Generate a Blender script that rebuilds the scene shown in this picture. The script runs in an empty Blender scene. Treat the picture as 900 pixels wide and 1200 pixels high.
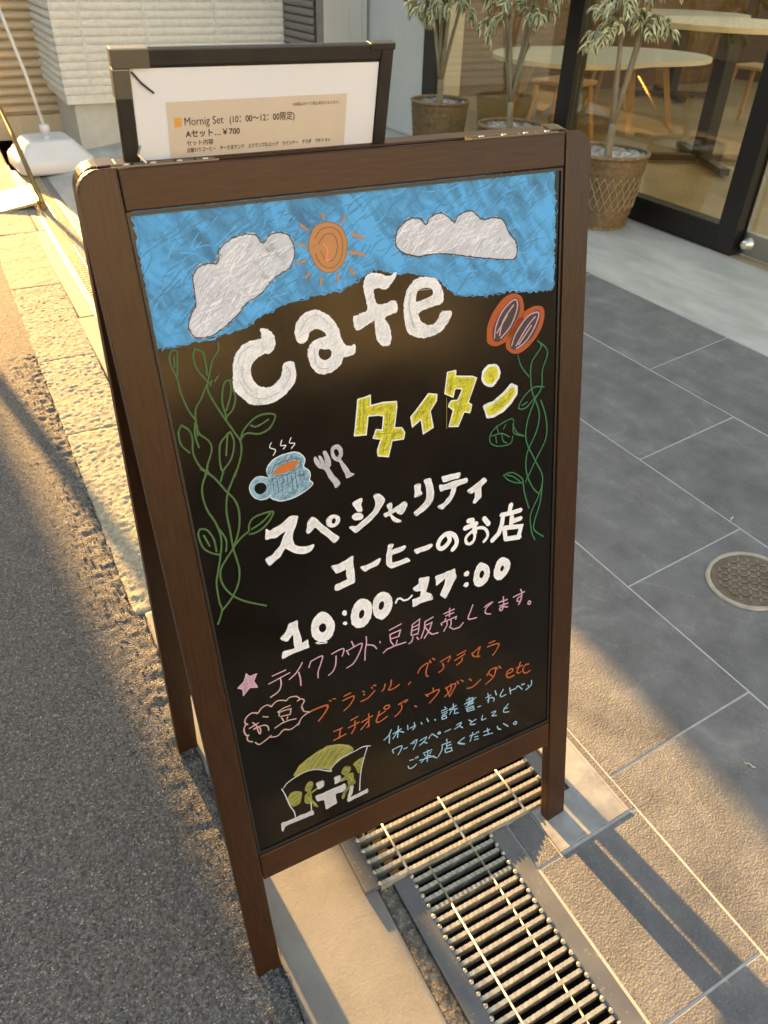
import bpy, bmesh, math, random
from mathutils import Vector, Matrix, noise
from mathutils.geometry import tessellate_polygon
random.seed(7)
R_ = math.radians
scene = bpy.context.scene

# ---------------------------------------------------------------- camera, world, sun, exposure
SUN_AZ, SUN_EL = R_(5.4), R_(11.5)          # azimuth from +X (up the street) towards +Y
cam_d = bpy.data.cameras.new('camera'); cam = bpy.data.objects.new('camera', cam_d)
scene.collection.objects.link(cam); scene.camera = cam
cam.location = (0, 0, 1.4026); cam.rotation_euler = (R_(53.489), R_(-1.475), R_(-118.138))
cam_d.sensor_fit = 'HORIZONTAL'; cam_d.sensor_width = 36; cam_d.lens = 35.45
cam_d.clip_start = .05; cam_d.clip_end = 600
cam_d.dof.use_dof = True; cam_d.dof.focus_distance = 1.25; cam_d.dof.aperture_fstop = 13
world = bpy.data.worlds.new('World'); scene.world = world; world.use_nodes = True
wn = world.node_tree.nodes; wl = world.node_tree.links
sky = wn.new('ShaderNodeTexSky'); sky.sky_type = 'NISHITA'; sky.sun_disc = False
sky.sun_elevation = SUN_EL; sky.sun_rotation = R_(90) - SUN_AZ
sky.air_density = 1.0; sky.dust_density = 2.5; sky.ozone_density = 1.0
wl.new(sky.outputs[0], wn['Background'].inputs[0]); wn['Background'].inputs[1].default_value = 0.14
sd = bpy.data.lights.new('sun', 'SUN'); sd.energy = 5.0; sd.angle = R_(0.53); sd.color = (1, .62, .26)
sun = bpy.data.objects.new('sun', sd); scene.collection.objects.link(sun)
sdir = Vector((math.cos(SUN_AZ)*math.cos(SUN_EL), math.sin(SUN_AZ)*math.cos(SUN_EL), math.sin(SUN_EL)))
sun.rotation_euler = (-sdir).to_track_quat('-Z', 'Y').to_euler(); sun.location = (6, 2, 6)
scene.view_settings.view_transform = 'Standard'; scene.view_settings.look = 'None'
scene.view_settings.gamma = 1; scene.view_settings.exposure = 2.44
scene.view_settings.use_white_balance = True; scene.view_settings.white_balance_temperature = 8200

# ---------------------------------------------------------------- helpers
COL = scene.collection
def link(o, parent=None):
    COL.objects.link(o)
    if parent is not None: o.parent = parent
    return o
def empty(name, loc=(0, 0, 0), rz=0, parent=None):
    o = bpy.data.objects.new(name, None); o.location = loc; o.rotation_euler = (0, 0, rz)
    o.empty_display_size = .05
    return link(o, parent)
def tag(o, label=None, cat=None, group=None, kind=None):
    if label: o['label'] = label
    if cat: o['category'] = cat
    if group: o['group'] = group
    if kind: o['kind'] = kind
    return o
def mesh_obj(name, verts, faces, mats, parent=None, smooth=False, midx=None):
    me = bpy.data.meshes.new(name); me.from_pydata([tuple(v) for v in verts], [], faces)
    for m in (mats if isinstance(mats, (list, tuple)) else [mats]): me.materials.append(m)
    if smooth: me.polygons.foreach_set('use_smooth', [True]*len(me.polygons))
    if midx: me.polygons.foreach_set('material_index', midx)
    me.update()
    return link(bpy.data.objects.new(name, me), parent)
def share(name, me, parent=None, loc=(0, 0, 0), rot=(0, 0, 0), scale=None):
    o = bpy.data.objects.new(name, me); o.location = loc; o.rotation_euler = rot
    if scale: o.scale = scale
    return link(o, parent)
class MB:
    def __init__(s): s.v = []; s.f = []; s.m = []
    def add(s, vs, fs, m=0):
        b = len(s.v); s.v += [tuple(v) for v in vs]; s.f += [tuple(i+b for i in f) for f in fs]; s.m += [m]*len(fs)
        return s
    def box(s, x0, x1, y0, y1, z0, z1, m=0, M=None):
        vs = [Vector(p) for p in ((x0,y0,z0),(x1,y0,z0),(x1,y1,z0),(x0,y1,z0),(x0,y0,z1),(x1,y0,z1),(x1,y1,z1),(x0,y1,z1))]
        if M: vs = [M @ v for v in vs]
        return s.add(vs, [(0,3,2,1),(4,5,6,7),(0,1,5,4),(1,2,6,5),(2,3,7,6),(3,0,4,7)], m)
    def tube(s, pts, rad, n=8, m=0, cap=True):
        pts = [Vector(p) for p in pts]; rad = rad if isinstance(rad, (list, tuple)) else [rad]*len(pts)
        vs = []; fs = []; up = None
        for i, p in enumerate(pts):
            d = (pts[min(i+1, len(pts)-1)] - pts[max(i-1, 0)]).normalized()
            if up is None: up = Vector((0,0,1)) if abs(d.z) < .9 else Vector((1,0,0))
            a = d.cross(up).normalized(); b = d.cross(a).normalized(); up = a.cross(d) if a.cross(d).length > .1 else up
            for k in range(n):
                t = 2*math.pi*k/n; vs.append(p + (a*math.cos(t) + b*math.sin(t))*rad[i])
        for i in range(len(pts)-1):
            for k in range(n):
                fs.append((i*n+k, i*n+(k+1) % n, (i+1)*n+(k+1) % n, (i+1)*n+k))
        if cap: fs += [tuple(range(n-1, -1, -1)), tuple((len(pts)-1)*n+k for k in range(n))]
        return s.add(vs, fs, m)
    def lathe(s, prof, c=(0,0,0), n=32, m=0, rmod=None):
        vs = []; fs = []
        for j, (r, z) in enumerate(prof):
            for k in range(n):
                t = 2*math.pi*k/n; rr = r + (rmod(j, k, t) if rmod else 0)
                vs.append((c[0]+rr*math.cos(t), c[1]+rr*math.sin(t), c[2]+z))
        for j in range(len(prof)-1):
            for k in range(n):
                fs.append((j*n+k, j*n+(k+1) % n, (j+1)*n+(k+1) % n, (j+1)*n+k))
        return s.add(vs, fs, m)
    def build(s, name, mats, parent=None, smooth=False):
        return mesh_obj(name, s.v, s.f, mats, parent, smooth, s.m)
def bevel_box(name, x0, x1, y0, y1, z0, z1, mat, parent=None, bev=.002, seg=2, smooth=True):
    bm = bmesh.new(); bmesh.ops.create_cube(bm, size=1)
    for v in bm.verts:
        v.co = Vector((x0+(v.co.x+.5)*(x1-x0), y0+(v.co.y+.5)*(y1-y0), z0+(v.co.z+.5)*(z1-z0)))
    bmesh.ops.bevel(bm, geom=bm.edges[:], offset=bev, segments=seg, profile=.5, affect='EDGES')
    me = bpy.data.meshes.new(name); bm.to_mesh(me); bm.free(); me.materials.append(mat)
    return link(bpy.data.objects.new(name, me), parent)
def grid(name, nx, ny, fn, mat, parent=None, smooth=True, skirt=None):
    vs = [fn(i/nx, j/ny) for j in range(ny+1) for i in range(nx+1)]
    fs = [(j*(nx+1)+i, j*(nx+1)+i+1, (j+1)*(nx+1)+i+1, (j+1)*(nx+1)+i) for j in range(ny) for i in range(nx)]
    if skirt is not None:
        ring = [i for i in range(nx+1)] + [(j)*(nx+1)+nx for j in range(1, ny+1)] + [ny*(nx+1)+i for i in range(nx-1, -1, -1)] + [j*(nx+1) for j in range(ny-1, 0, -1)]
        b = len(vs)
        for i in ring: v = Vector(vs[i]); vs.append((v.x, v.y, v.z-skirt))
        n = len(ring)
        for k in range(n): fs.append((ring[k], b+k, b+(k+1) % n, ring[(k+1) % n]))
    return mesh_obj(name, vs, fs, mat, parent, smooth)

# ---------------------------------------------------------------- materials
def mat(name, col, rough=.7, metal=0, var=0, vscale=20, bump=0, bscale=60, bdist=.002, col2=None, thr=None, coords='Object',
        stretch=None, detail=6, spec=None, coat=0, speck=None, rvar=0, bump2=None, trans=0, coat_rough=.1):
    m = bpy.data.materials.new(name); m.use_nodes = True
    nt = m.node_tree; N = nt.nodes; L = nt.links; b = N['Principled BSDF']
    b.inputs['Base Color'].default_value = (*col, 1); b.inputs['Roughness'].default_value = rough
    b.inputs['Metallic'].default_value = metal
    if spec is not None: b.inputs['Specular IOR Level'].default_value = spec
    if coat: b.inputs['Coat Weight'].default_value = coat; b.inputs['Coat Roughness'].default_value = coat_rough
    if trans: b.inputs['Transmission Weight'].default_value = trans
    tc = N.new('ShaderNodeTexCoord'); mp = N.new('ShaderNodeMapping'); L.new(tc.outputs[coords], mp.inputs[0])
    if stretch: mp.inputs['Scale'].default_value = stretch
    cur = None
    if var or col2:
        n = N.new('ShaderNodeTexNoise'); n.inputs['Scale'].default_value = vscale; n.inputs['Detail'].default_value = detail
        n.inputs['Roughness'].default_value = .6
        L.new(mp.outputs[0], n.inputs['Vector'])
        r = N.new('ShaderNodeValToRGB'); L.new(n.outputs['Fac'], r.inputs[0])
        c2 = col2 or tuple(c*(1-var) for c in col)
        c1 = col if col2 else tuple(min(1, c*(1+var)) for c in col)
        a, e = thr or (.3, .7)
        r.color_ramp.elements[0].position = a; r.color_ramp.elements[1].position = e
        r.color_ramp.elements[0].color = (*c2, 1); r.color_ramp.elements[1].color = (*c1, 1)
        cur = r.outputs[0]
        if rvar:
            mr = N.new('ShaderNodeMapRange'); L.new(n.outputs['Fac'], mr.inputs[0])
            mr.inputs[1].default_value = .3; mr.inputs[2].default_value = .7
            mr.inputs[3].default_value = rough-rvar; mr.inputs[4].default_value = rough+rvar
            L.new(mr.outputs[0], b.inputs['Roughness'])
    if speck:   # (scale, threshold, colour, amount)
        v = N.new('ShaderNodeTexVoronoi'); v.inputs['Scale'].default_value = speck[0]; L.new(mp.outputs[0], v.inputs['Vector'])
        sep = N.new('ShaderNodeSeparateColor'); L.new(v.outputs['Color'], sep.inputs[0])
        gt = N.new('ShaderNodeMath'); gt.operation = 'GREATER_THAN'; gt.inputs[1].default_value = speck[1]; L.new(sep.outputs[0], gt.inputs[0])
        ml = N.new('ShaderNodeMath'); ml.operation = 'MULTIPLY'; ml.inputs[1].default_value = speck[3]; L.new(gt.outputs[0], ml.inputs[0])
        mx = N.new('ShaderNodeMix'); mx.data_type = 'RGBA'; L.new(ml.outputs[0], mx.inputs['Factor'])
        if cur: L.new(cur, mx.inputs['A'])
        else: mx.inputs['A'].default_value = (*col, 1)
        mx.inputs['B'].default_value = (*speck[2], 1); cur = mx.outputs['Result']
    if cur: L.new(cur, b.inputs['Base Color'])
    if bump:
        n2 = N.new('ShaderNodeTexNoise'); n2.inputs['Scale'].default_value = bscale; n2.inputs['Detail'].default_value = 5
        L.new(mp.outputs[0], n2.inputs['Vector'])
        bp = N.new('ShaderNodeBump'); bp.inputs['Strength'].default_value = bump; bp.inputs['Distance'].default_value = bdist
        L.new(n2.outputs['Fac'], bp.inputs['Height']); last = bp
        if bump2:   # voronoi lumps (scale, strength, distance)
            v2 = N.new('ShaderNodeTexVoronoi'); v2.inputs['Scale'].default_value = bump2[0]; L.new(mp.outputs[0], v2.inputs['Vector'])
            inv = N.new('ShaderNodeMath'); inv.operation = 'SUBTRACT'; inv.inputs[0].default_value = 1; L.new(v2.outputs['Distance'], inv.inputs[1])
            b2 = N.new('ShaderNodeBump'); b2.inputs['Strength'].default_value = bump2[1]; b2.inputs['Distance'].default_value = bump2[2]
            L.new(inv.outputs[0], b2.inputs['Height']); L.new(bp.outputs[0], b2.inputs['Normal']); last = b2
        L.new(last.outputs[0], b.inputs['Normal'])
    return m
def chalk(name, col, thin=.25, scale=90, rot=0, under=(.02, .016, .008), stretch=(1, .18, 1), rough=.85):
    """chalk-marker pigment: streaks where it is thin let the black board through"""
    m = bpy.data.materials.new(name); m.use_nodes = True
    N = m.node_tree.nodes; L = m.node_tree.links; b = N['Principled BSDF']; b.inputs['Roughness'].default_value = rough
    b.inputs['Specular IOR Level'].default_value = .25
    tc = N.new('ShaderNodeTexCoord'); mr = N.new('ShaderNodeMapping'); mr.inputs['Rotation'].default_value = (0, 0, rot)
    mp = N.new('ShaderNodeMapping'); mp.inputs['Scale'].default_value = stretch
    L.new(tc.outputs['Object'], mr.inputs[0])
    nw = N.new('ShaderNodeTexNoise'); nw.inputs['Scale'].default_value = 14; L.new(mr.outputs[0], nw.inputs['Vector'])
    ad = N.new('ShaderNodeMix'); ad.data_type = 'VECTOR'; ad.inputs['Factor'].default_value = .05
    L.new(mr.outputs[0], ad.inputs['A']); L.new(nw.outputs['Color'], ad.inputs['B']); L.new(ad.outputs['Result'], mp.inputs[0])
    n = N.new('ShaderNodeTexNoise'); n.inputs['Scale'].default_value = scale; n.inputs['Detail'].default_value = 5; n.inputs['Roughness'].default_value = .65
    L.new(mp.outputs[0], n.inputs['Vector'])
    n3 = N.new('ShaderNodeTexNoise'); n3.inputs['Scale'].default_value = 11; L.new(tc.outputs['Object'], n3.inputs['Vector'])
    am = N.new('ShaderNodeMath'); am.operation = 'MULTIPLY_ADD'; am.inputs[1].default_value = .45; L.new(n3.outputs['Fac'], am.inputs[0]); L.new(n.outputs['Fac'], am.inputs[2])
    r = N.new('ShaderNodeValToRGB'); L.new(am.outputs[0], r.inputs[0])
    e = r.color_ramp.elements; e[0].position = .28+thin*.6; e[1].position = min(.98, .46+thin*.85)
    e[0].color = (*[u*.65+c*.35 for u, c in zip(under, col)], 1); e[1].color = (*col, 1)
    L.new(r.outputs[0], b.inputs['Base Color'])
    bp = N.new('ShaderNodeBump'); bp.inputs['Strength'].default_value = .35; bp.inputs['Distance'].default_value = .0004
    L.new(n.outputs['Fac'], bp.inputs['Height']); L.new(bp.outputs[0], b.inputs['Normal'])
    return m

M = {}
M['asphalt'] = mat('asphalt', (.190, .188, .182), .85, var=.38, vscale=140, bump=1.0, bscale=300, bdist=.007, thr=(.35, .62),
                   speck=(330, .955, (.60, .58, .55), .6), bump2=(260, 1.0, .007), spec=.3)
M['asphalt_stone'] = mat('asphalt_stone', (.10, .095, .088), .8, var=.4, vscale=60, bump=.6, bscale=300, bdist=.002)
M['granite'] = mat('granite', (.38, .35, .26), .85, var=.30, vscale=60, bump=1, bscale=160, bdist=.004, speck=(420, .86, (.12, .11, .10), .6), spec=.15)
M['concrete'] = mat('concrete', (.235, .228, .205), .8, var=.16, vscale=7, bump=.35, bscale=220, bdist=.0012, speck=(500, .985, (.13, .12, .10), .45))
M['mortar'] = mat('mortar', (.15, .135, .11), .95, var=.5, vscale=70, bump=1, bscale=120, bdist=.008, speck=(190, .8, (.30, .27, .22), .6))
M['steel'] = mat('galvanised_steel', (.19, .195, .195), .55, metal=.55, var=.18, vscale=10, bump=.2, bscale=200, bdist=.0006, speck=(240, .97, (.35, .33, .28), .5), rvar=.1)
M['grate_steel'] = mat('galvanised_bar', (.50, .48, .40), .42, metal=.5, var=.35, vscale=60, bump=.4, bscale=350, bdist=.001)
M['pit'] = mat('drain_dark', (.03, .028, .024), .95, var=.4, vscale=20)
M['tile_grout'] = mat('tile_grout', (.50, .49, .46), .9, var=.15, vscale=40, bump=.3, bscale=200)
M['apron'] = mat('apron_concrete', (.46, .455, .42), .6, var=.22, vscale=3.2, bump=.15, bscale=90, bdist=.001, stretch=(1, 2.4, 1))
M['wood'] = mat('brown_stained_wood', (.042, .0145, .0042), .40, var=.35, vscale=26, bump=.3, bscale=40, bdist=.0006, stretch=(1, 14, 14), spec=.32)
M['panel'] = mat('glossy_black_board', (.008, .006, .004), .15, var=.4, vscale=5, spec=.24, rvar=.05)
M['black_metal'] = mat('black_frame', (.012, .011, .010), .42, var=.2, vscale=8)
M['black_leather'] = mat('black_leatherette', (.022, .019, .015), .45, var=.3, vscale=30, bump=.4, bscale=500, bdist=.0004)
M['corner'] = mat('corner_cap', (.20, .175, .13), .35, metal=.6)
M['chrome'] = mat('metal_corner', (.80, .77, .70), .30, metal=.7, bump=.2, bscale=80, bdist=.0005)
M['brass'] = mat('hinge_metal', (.20, .16, .11), .55, metal=1)
M['paper'] = mat('white_paper', (.78, .79, .82), .6, var=.02, vscale=6)
M['paper_tan'] = mat('tan_print', (.66, .56, .45), .6, var=.03, vscale=10)
M['print'] = mat('black_print', (.05, .04, .035), .6)
M['orange_print'] = mat('orange_print', (.75, .36, .07), .6)
M['plastic_white'] = mat('white_plastic', (.80, .80, .78), .38, var=.03, vscale=6, spec=.5)
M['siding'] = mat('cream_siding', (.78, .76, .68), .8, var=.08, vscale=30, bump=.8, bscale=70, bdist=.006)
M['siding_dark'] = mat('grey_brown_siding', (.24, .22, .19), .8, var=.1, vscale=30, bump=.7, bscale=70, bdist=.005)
M['base_grey'] = mat('grey_render', (.60, .58, .51), .85, var=.07, vscale=12, bump=.4, bscale=120, bdist=.001)
M['shutter'] = mat('beige_shutter', (.62, .50, .33), .45, metal=.1, var=.05, vscale=5)
M['wall_white'] = mat('white_wall', (.66, .67, .63), .7, var=.05, vscale=4, bump=.1, bscale=200, bdist=.0005)
M['door_cream'] = mat('cream_door', (.60, .58, .52), .5, var=.03, vscale=6)
M['in_wall'] = mat('interior_wall', (.30, .20, .12), .7, var=.35, vscale=1.2, stretch=(1, 1, .5))
M['in_wall2'] = mat('interior_dark_wood', (.13, .07, .035), .5, var=.3, vscale=4, stretch=(1, 1, 9))
M['in_floor'] = mat('interior_floor', (.44, .33, .20), .45, var=.25, vscale=2.5)
M['table_white'] = mat('white_table', (.85, .83, .78), .4, var=.02, vscale=5)
M['oak'] = mat('oak_legs', (.48, .30, .14), .5, var=.15, vscale=12, stretch=(6, 6, 1))
M['wicker'] = mat('golden_wicker', (.22, .15, .075), .42, var=.35, vscale=40, bump=.6, bscale=120, bdist=.002)
M['wicker_light'] = mat('pale_cord', (.55, .42, .24), .5, var=.2, vscale=60)
M['foil'] = mat('clear_wrap', (.45, .43, .42), .18, metal=.5, bump=1, bscale=30, bdist=.02, var=.5, vscale=25)
M['soil'] = mat('soil', (.05, .035, .02), .95, var=.4, vscale=60)
M['bark'] = mat('pale_bark', (.30, .25, .16), .8, var=.35, vscale=35, bump=.8, bscale=70, bdist=.004, stretch=(1, 1, .3))
M['leaf'] = mat('green_leaf', (.085, .125, .028), .5, var=.3, vscale=20)
M['leaf_edge'] = mat('cream_leaf_margin', (.78, .74, .48), .5, var=.25, vscale=30)
M['stainless'] = mat('brushed_stainless', (.40, .37, .31), .30, metal=1, var=.08, vscale=60, stretch=(.05, 1, 20))
M['iron'] = mat('manhole_metal', (.17, .14, .10), .5, metal=.5, var=.3, vscale=30, bump=.4, bscale=200, bdist=.001)
M['iron_tread'] = mat('manhole_tread', (.24, .20, .15), .5, metal=.4, var=.3, vscale=30)
M['iron_ring'] = mat('manhole_ring', (.42, .38, .30), .5, metal=.3, var=.2, vscale=30)
M['town_wall'] = mat('town_wall', (.45, .40, .33), .85, var=.12, vscale=1.5)
M['town_wall2'] = mat('town_wall_pale', (.55, .50, .42), .85, var=.1, vscale=1.2)
M['town_glass'] = mat('town_glass', (.03, .035, .04), .12)
M['pole'] = mat('pole_grey', (.35, .34, .32), .7, var=.1, vscale=6)
M['gold'] = mat('brass_bar', (.30, .20, .07), .35, metal=.6, var=.2, vscale=30)
# ----- chalk colours
CH = {
 'skyblue': chalk('chalk_sky_blue', (.095, .42, .80), .42, 60, R_(-35), under=(.05, .055, .05), stretch=(1, .16, 1)),
 'cloudwhite': chalk('chalk_cloud_white', (.58, .61, .68), .20, 75, R_(-42), under=(.10, .10, .11), stretch=(1, .22, 1)),
 'white': chalk('chalk_white', (.82, .83, .85), .19, 150, R_(20), stretch=(1, .3, 1)),
 'greywhite': chalk('chalk_thin_white', (.52, .52, .55), .14, 160, R_(60)),
 'grey': chalk('chalk_scratch_grey', (.42, .40, .42), .12, 120, 0),
 'black': mat('board_gap', (.025, .022, .022), .5),
 'sunorange': chalk('chalk_orange', (.52, .25, .11), .20, 120, R_(70)),
 'sundark': chalk('chalk_orange_dark', (.34, .17, .08), .22, 120, R_(70)),
 'sunbright': chalk('chalk_orange_bright', (.80, .28, .13), .05, 120, 0),
 'rust': chalk('chalk_rust', (.42, .10, .035), .10, 130, R_(50)),
 'rust2': chalk('chalk_rust_line', (.42, .105, .04), .16, 170, R_(50)),
 'pink': chalk('chalk_pink', (.55, .33, .42), .10, 160, R_(30)),
 'lightpink': chalk('chalk_light_pink', (.66, .46, .54), .12, 160, R_(30)),
 'salmonpink': chalk('chalk_salmon', (.52, .33, .30), .12, 160, R_(30)),
 'yellow': chalk('chalk_yellow', (.70, .66, .07), .16, 130, R_(80)),
 'darkyellow': chalk('chalk_yellow_thin', (.30, .28, .03), .16, 130, R_(80)),
 'blue': chalk('chalk_blue', (.26, .47, .60), .12, 160, R_(30)),
 'cupblue': chalk('chalk_cup_blue', (.26, .46, .60), .22, 150, R_(80)),
 'cupdark': chalk('chalk_cup_gap', (.07, .10, .12), .1, 150, 0),
 'coffee': chalk('chalk_coffee', (.55, .16, .04), .10, 150, 0),
 'green': chalk('chalk_green', (.075, .145, .05), .22, 150, R_(10)),
 'green2': chalk('chalk_deep_green', (.035, .16, .07), .20, 150, R_(10)),
 'olive': chalk('chalk_olive', (.28, .28, .07), .24, 170, R_(60)),
 'olivelight': chalk('chalk_olive_light', (.42, .42, .13), .16, 170, R_(60)),
}

# ================================================================ GROUND
ZA = R_(8.11); YH = -.648                      # the tiled ramp rises from YH towards the shop
SA, CA = math.sin(ZA), math.cos(ZA)
def ramp_pt(x, s, h=0): return (x, YH - s*CA + h*SA*-0 - h*SA, s*SA + h*CA)
ZF = 1.83*SA                                    # level of the shop threshold
YF = YH - 1.83*CA
# far ground, one sheet with the asphalt; drains cut through as separate strips beside it
mb = MB()
mb.add([(-60, -.165, -.004), (90, -.165, -.004), (90, 60, -.004), (-60, 60, -.004)], [(0, 1, 2, 3)])
road = mb.build('road', M['asphalt']); tag(road, kind='structure')
# earth below everything else
mb = MB(); mb.add([(-60, -60, -.32), (90, -60, -.32), (90, .0, -.32), (-60, .0, -.32)], [(0, 1, 2, 3)])
mb.add([(-60, -60, -.004), (-1.2, -60, -.004), (-1.2, -.165, -.004), (-60, -.165, -.004)], [(0, 1, 2, 3)])
mb.add([(8.6, -60, -.004), (90, -60, -.004), (90, -.165, -.004), (8.6, -.165, -.004)], [(0, 1, 2, 3)])
mb.add([(-1.2, -60, -.004), (8.6, -60, -.004), (8.6, -13, -.004), (-1.2, -13, -.004)], [(0, 1, 2, 3)])
tag(mb.build('ground', M['asphalt']), kind='structure')
# near asphalt with real relief and a ragged edge against the kerb
def asph(u, v):
    x = -.3 + 3.6*u; e = -.128 if x > 1.53 else -.148
    e += .012*noise.noise((x*14, 3.1, 0)) + .008*noise.noise((x*45, 1.1, 0))
    y = e + (1.25)*v
    z = .0015 + .0016*noise.noise((x*70, y*70, 0)) + .0012*noise.noise((x*150, y*150, 4)) + .002*noise.noise((x*4, y*4, 7))
    near = max(0, 1-v*1.25/.16)
    z += near*.006*noise.noise((x*38, y*38, 2))
    return (x, y, z)
g = grid('asphalt_surface', 620, 210, asph, M['asphalt'], road, smooth=True, skirt=.05)
# loose grit along the ragged edge
mb = MB()
for i in range(900):
    x = random.uniform(-.1, 3.2); w = abs(random.gauss(0, .05)); y = (-.125 if x > 1.53 else -.150) + w*1.2 - .006
    r = random.uniform(.0012, .0038); c = Vector((x, y, .003 + r*.3))
    vs = [c + Vector(p)*r*random.uniform(.7, 1.25) for p in ((1,0,0),(-1,0,0),(0,1,0),(0,-1,0),(0,0,.8),(0,0,-.8))]
    mb.add(vs, [(0,2,4),(2,1,4),(1,3,4),(3,0,4),(2,0,5),(1,2,5),(3,1,5),(0,3,5)])
tag(mb.build('grit', M['asphalt_stone']), 'loose grit and crumbled asphalt along the kerb edge', 'grit', kind='stuff')

# granite kerb of rough hewn stones, up the street
kerb = empty('kerb', (0, 0, 0)); tag(kerb, kind='structure')
jx = [1.540, 2.545, 3.19, 4.1, 5.05, 6.0, 7.0, 8.6]
for a, b_ in zip(jx[:-1], jx[1:]):
    sd_ = random.random()*50
    def gr(u, v, a=a, b_=b_, sd_=sd_):
        x = a+.0015 + (b_-a-.003)*u; yl, yr = -.130, -.352 - max(0, (x-3))*.020
        y = yl + (yr-yl)*v
        y += .004*noise.noise((x*22, sd_, v*3))*(1 if v in (0, 1) else .3)
        edge = min(u*(b_-a), (1-u)*(b_-a), v*.22, (1-v)*.22)
        z = .004 - .0025*max(0, 1-edge/.008)
        z += .0030*noise.noise((x*85, y*60, sd_)) + .0026*noise.noise((x*190, y*130, sd_)) + .002*noise.noise((x*9, y*12, sd_))
        return (x, y, z)
    n = int((b_-a)/.0065)
    grid('kerb_stone', n if a < 4 else n//2, 40 if a < 4 else 22, gr, M['granite'], kerb, smooth=True, skirt=.08)
# smooth concrete kerb beside the sign
def ck(u, v):
    x = -1.2 + 2.735*u; y = -.153 - .203*v
    e = .003*max(0, 1-v*.203/.006)
    return (x, y + (.003*noise.noise((x*20, 0, 0)) if v == 0 else 0), .003 - e + .0005*noise.noise((x*6, y*9, 0)) + .0002*noise.noise((x*60, y*60, 0)))
grid('concrete_kerb', 300, 26, ck, M['concrete'], kerb, skirt=.08)
def mo(u, v):
    x = -1.2 + 2.735*u; y = -.358 - .030*v
    return (x, y, -.003 + .0035*noise.noise((x*70, y*90, 0)) + .0015*noise.noise((x*200, y*200, 0)))
grid('mortar_strip', 500, 8, mo, M['mortar'], kerb, skirt=.08)
# strip between granite and the far grates
for a, b_ in ((1.54, 2.45), (2.46, 3.60), (3.61, 5.05), (5.06, 6.9)):
    bevel_box('edge_stone', a, b_, -.4365, -.358-max(0, a-3)*.020, -.1, .006, M['concrete'], kerb, .002)

# drain trench
mb = MB()
mb.box(-1.2, 6.9, -.42, -.400, -.30, -.030); mb.box(-1.2, .612, -.645, -.615, -.30, -.030); mb.box(.737, 6.9, -.645, -.615, -.30, -.030)
mb.box(.600, .612, -.812, -.6455, -.30, -.022); mb.box(.737, .749, -.812, -.6455, -.30, -.022); mb.box(.6125, .7365, -.812, -.803, -.30, .012)
mb.add([(-1.2, -.83, -.28), (6.9, -.83, -.28), (6.9, -.36, -.28), (-1.2, -.36, -.28)], [(0, 1, 2, 3)])
tag(mb.build('drain_channel', M['pit']), kind='structure')

def bar_mesh(length, th=.0070, h=.022, tooth=.0050, depth=.0016):
    """flat bar lying along Y with a serrated top"""
    vs = []; fs = []; n = int(length/tooth)
    top = []
    for i in range(n+1):
        y = -length/2 + length*i/n
        top.append((y, 0 if i % 2 else -depth))
        if i < n: top.append((y + length/n*.25, 0 if i % 2 else -depth))
    for (y, z) in top:
        vs += [(-th/2, y, -h), (-th/2, y, z), (th/2, y, z), (th/2, y, -h)]
    for i in range(len(top)-1):
        a = i*4; b = a+4
        fs += [(a, a+1, b+1, b), (a+1, a+2, b+2, b+1), (a+2, a+3, b+3, b+2)]
    fs += [(0, 3, 2, 1), tuple(len(vs)-4+k for k in (0, 1, 2, 3))]
    me = bpy.data.meshes.new('grate_bar'); me.from_pydata(vs, [], fs); me.materials.append(M['grate_steel']); me.update()
    return me
PITCH = .0205
def grate(name, label, x0, x1, y0, y1, fy0, fy1, z, rods, group=None, stuff=False, PITCH=.0205):
    """bars across (along y) between y0..y1, frame out to fy0..fy1"""
    t = empty(name, ((x0+x1)/2, (fy0+fy1)/2, 0)); tag(t, label, 'drain grate', group)
    cx, cy = t.location.x, t.location.y
    L = y1-y0; nb = int((x1-x0)/PITCH)
    if not stuff:
        me = bar_mesh(L)
        for i in range(nb+1):
            o = share('grate_bar', me, t, (x1-.004 - i*PITCH - cx, (y0+y1)/2-cy, z))
    else:
        mb = MB()
        for i in range(nb+1):
            x = x1-.004-i*PITCH-cx; n = 12
            for k in range(n):
                ya = y0 + L*k/n - cy; dz = -.003 if k % 2 else 0
                mb.box(x-.005, x+.005, ya, ya+L/n-.0004, -.02, z+dz)
        tag(mb.build('grate_bar', M['grate_steel'], t), kind='stuff')
    for ry in rods:
        mb = MB(); mb.tube([(x0-cx, ry-cy, z-.0030), (x1-cx-.001, ry-cy, z-.0030)], .0024, 8)
        mb.build('grate_rod', M['grate_steel'], t, True)
    return t, cx, cy
def frame_side(t, cx, cy, x0, x1, ya, yb, z, th=.012):
    bevel_box('grate_frame', x0-cx, x1-cx, ya-cy, yb-cy, z-th, z, M['steel'], t, .0015)
# near grate (bars run across, open below)
t, cx, cy = grate('drain_grate', 'long steel grate at the bottom edge, its upper end tucked under the raised grate', -.75, .624, -.605, -.424, -.648, -.389, .004, (-.466, -.561), 'drain grates in the gutter')
frame_side(t, cx, cy, -.75, .614, -.424, -.389, .004); frame_side(t, cx, cy, -.75, .614, -.646, -.606, .004)
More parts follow.
